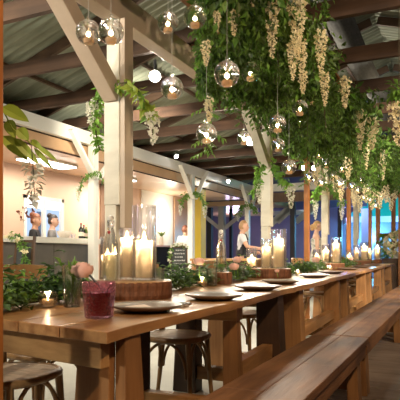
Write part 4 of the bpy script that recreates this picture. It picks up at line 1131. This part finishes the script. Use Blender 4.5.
p = W(35,HZ,9.66); person('person with an auburn bun in a black top behind the bar, leaning toward a colleague', (p.x,p.y,0), -1.0, 1.68, (.66,.36,.24), (.22,.07,.03), 'bun', near, (('top',(.02,.02,.022),'tee'),('trousers',(.03,.03,.035),'trousers')), -.35)
p = W(52.5,HZ,10.05); person('person with a dark bun in a grey top standing behind the bar bowl', (p.x,p.y,0), -.9, 1.69, (.62,.38,.28), (.025,.02,.02), 'bun', near, (('top',tank,'tee'),('trousers',(.03,.03,.035),'trousers')), -.3)
p = W(185.3,HZ,15.3); person('person in a white shirt and black apron half behind the white post', (p.x,p.y,0), .15, 1.76, (.55,.32,.22), (.16,.05,.025), 'short', down, (('shirt',(.75,.76,.78),'shirt'),('trousers',(.02,.02,.022),'trousers'),('apron',(.02,.02,.022),'apron')), -1.0)
p = W(241,HZ,10.3); reach = (((-.26,.05,1.15),(-.16,.30,1.08)),((.27,.10,1.18),(.22,.42,1.14)))
person('person with fair hair in a dark apron working at the serving counter, arm stretched out', (p.x,p.y,0), -1.15, 1.60, (.66,.38,.27), (.36,.21,.10), 'short', reach, (('shirt',(.62,.64,.68),'tee'),('vest',(.02,.02,.026),'vest'),('trousers',(.02,.02,.022),'trousers'),('apron',(.016,.018,.024),'apron')), -.1, .06)
floral = noisy('floral_dress', (.74,.70,.64), (.30,.34,.28), (16,16,16), 2, .8, 0, .48, .56)
p = W(316.5,HZ,12.2); person('person with fair upswept hair in a pale floral dress beside the third thick post', (p.x,p.y,0), -1.2, 1.70, (.74,.47,.34), (.55,.34,.14), 'low', down, (('dress',floral,'dress'),), -.15)
# ================================================================== LIGHTS
def light(name, kind, loc, energy, col=(1,.9,.75), size=.1, target=None, parent=None, **kw):
    l = bpy.data.lights.new(name, kind); l.energy = energy; l.color = col
    if kind == 'AREA': l.size = size
    elif kind != 'SUN': l.shadow_soft_size = size
    for k, v in kw.items(): setattr(l, k, v)
    o = bpy.data.objects.new(name, l); COL.objects.link(o); o.location = loc
    if target is not None: o.rotation_euler = (Vector(target)-Vector(loc)).to_track_quat('-Z','Y').to_euler()
    return o
def floodlight(loc, target, label, energy, col, r=.07, spread=2.6):
    loc = Vector(loc); d = (Vector(target)-loc).normalized()
    t = thing('flood_lamp', label, 'lamp', loc)
    MB().bar((0,0,.0),(0,0,ZT+.02-loc.z),.025,.025).build('bracket', M['black'], t)
    MB().tube([-d*.11, -d*.09, d*.0, d*.012],[r*.5,r*.7,r*1.05,r*1.05],14).build('housing', M['steel'], t, smooth='auto')
    MB().tube([d*.013, d*.02],[r*.92,r*.85],14).build('lens', M['lamp'], t)
    light('flood_light', 'SPOT', loc+d*.05, energy, col, r, target, spot_size=spread, spot_blend=.6)
WARM, NEUT = (1,.74,.46), (1,.90,.72)
floodlight(W(155,76,5.9), (-2.0,2.6,1.2), 'bright flood lamp on the joist behind the thick cream post', 70, NEUT, .065)
floodlight(W(250,141,9.0), (-1.6,6.0,2.3), 'bright flood lamp under a joist near the second post brace', 200, NEUT, .08)
floodlight(W(176,156,11.85), (-3.2,9.6,.8), 'small white spot lamp on the bar beam beside hanging blossoms', 80, NEUT, .05)
floodlight(W(228,181,14.5), (-3.4,11.5,.8), 'small white spot lamp on the bar beam before the far corner', 80, NEUT, .05)
floodlight(W(304,168,12.0), (-1.6,8.5,2.2), 'first of the twin lamps shining beside the slim orange timber', 160, NEUT, .06)
floodlight(W(314,168,12.1), (-1.5,10.2,2.2), 'second of the twin lamps shining beside the slim orange timber', 160, NEUT, .06)
LL = iter(('behind the viewer','over the bar approach','over the deck beside the third table','over the near bench','over the deck by the far tables','over the deck aimed at the far posts','over the aisle near the viewer','over the aisle by the bar window','turned up to the iron roof','turned to the bar fascia'))
# added flood lamps that brighten the shed
for loc, tg, e, c in (((-1.0,-1.6,2.9),(-3.2,4.2,2.0),180,(1,.95,.84)), ((-3.9,1.4,2.9),(-5.8,6.5,2.7),170,NEUT), ((1.7,3.6,2.8),(-1.3,5.2,1.7),200,(1,.80,.54)), ((.9,.6,2.9),(-1.2,2.4,.6),150,(1,.68,.38)), ((2.2,7.0,2.9),(-1.3,9.0,1.6),380,(1,.80,.54)),((1.7,5.6,2.4),(-2.5,12.0,1.1),520,(1,.92,.76)),((-3.4,1.0,2.9),(-3.0,4.5,0),95,NEUT),((-3.2,4.69,2.9),(-3.4,6.5,0),80,NEUT),((-4.3,2.2,2.75),(-3.7,5.0,4.3),70,(.97,1,.84)),((-4.4,6.45,2.9),(-5.8,11.5,2.7),120,NEUT)):
    floodlight(loc, tg, 'unseen flood lamp added for fill %s' % next(LL), e, c, spread=1.35 if loc[0] > 1.5 else 2.6 if tg[2] > 1 else 2.1)
# bar ceiling tubes; the one beyond the window is added behind the post
for y, e in ((7.6,15),(4.2,12),(9.95,48)):
    t = thing('ceiling_light', ['long bright tube light on the bar ceiling above the staff','tube light on the bar ceiling close to the margin','added tube light, hidden from view, on the bar ceiling beyond the window'][(7.6,4.2,9.95).index(y)], 'ceiling light', (-6.65,y,2.655))
    hl = .35 if y > 9 else .6
    MB().box((-.2,-hl,-.04),(.2,hl,0)).build('housing', M['white'], t)
    MB().box((-.18,-hl+.02,-.06),(.18,hl-.02,-.041)).build('diffuser', M['tubelamp'], t)
    light('bar_tube_light', 'AREA', (-6.65,y,2.58), e, (1,.88,.70), .3, (-6.65,y,0), shape='RECTANGLE', size_y=2*hl-.05)
yl = yon(164,-7.35); t = thing('wall_lamp', 'short bright lamp fixed on the pale wall above the bar fridge', 'lamp', (XW+.031,yl,2.0))
MB().box((0,-.2,-.05),(.03,.2,.05)).build('back_plate', M['white'], t)
MB().box((.03,-.17,-.04),(.06,.17,.04)).build('diffuser', M['tubelamp'], t)
light('wall_lamp_light', 'POINT', (XW+.35,yl,2.0), 28, (1,.88,.70), .08)
# night beyond the open end: blue and turquoise
light('porch_blue_light', 'POINT', (-3.6,19.6,2.6), 55, (.45,.38,1), .3)
light('porch_blue_light', 'POINT', (-1.6,20.2,1.6), 70, (.38,.45,1), .3)
light('porch_violet_light', 'POINT', (-8.0,19.8,2.2), 45, (.75,.6,.9), .3)
tl = tc+Vector((0,0,1.8)); light('tent_light', 'POINT', (tc.x-.5,tc.y-1,1.6), 220, (.15,.65,1), .3)
light('tent_light', 'POINT', (tc.x+1.2,tc.y-3.4,3.6), 110, (.3,1,.95), .3)
for p, e, r in CANDLES: light('candle_light', 'POINT', p, e, (1,.70,.40), r)
w = bpy.data.worlds.new('night'); scn.world = w; w.use_nodes = True
w.node_tree.nodes['Background'].inputs[0].default_value = (.10,.11,.16,1); w.node_tree.nodes['Background'].inputs[1].default_value = .12
cam = bpy.data.cameras.new('camera'); co = bpy.data.objects.new('camera', cam); COL.objects.link(co); scn.camera = co
co.location = (0,0,H); co.rotation_euler = (PI/2,0,TH); cam.sensor_width = 36; cam.lens = 36*F/400; cam.shift_y = (HZ-200)/400; cam.clip_start = .05
vs_ = scn.view_settings; vs_.view_transform = 'Standard'; vs_.look = 'None'; vs_.gamma = 1; vs_.use_curve_mapping = False; vs_.exposure = EXPO
scn.cycles.transparent_max_bounces = 24; scn.cycles.max_bounces = 8; scn.cycles.caustics_reflective = False; scn.cycles.caustics_refractive = False
scn.cycles.sample_clamp_indirect = 4
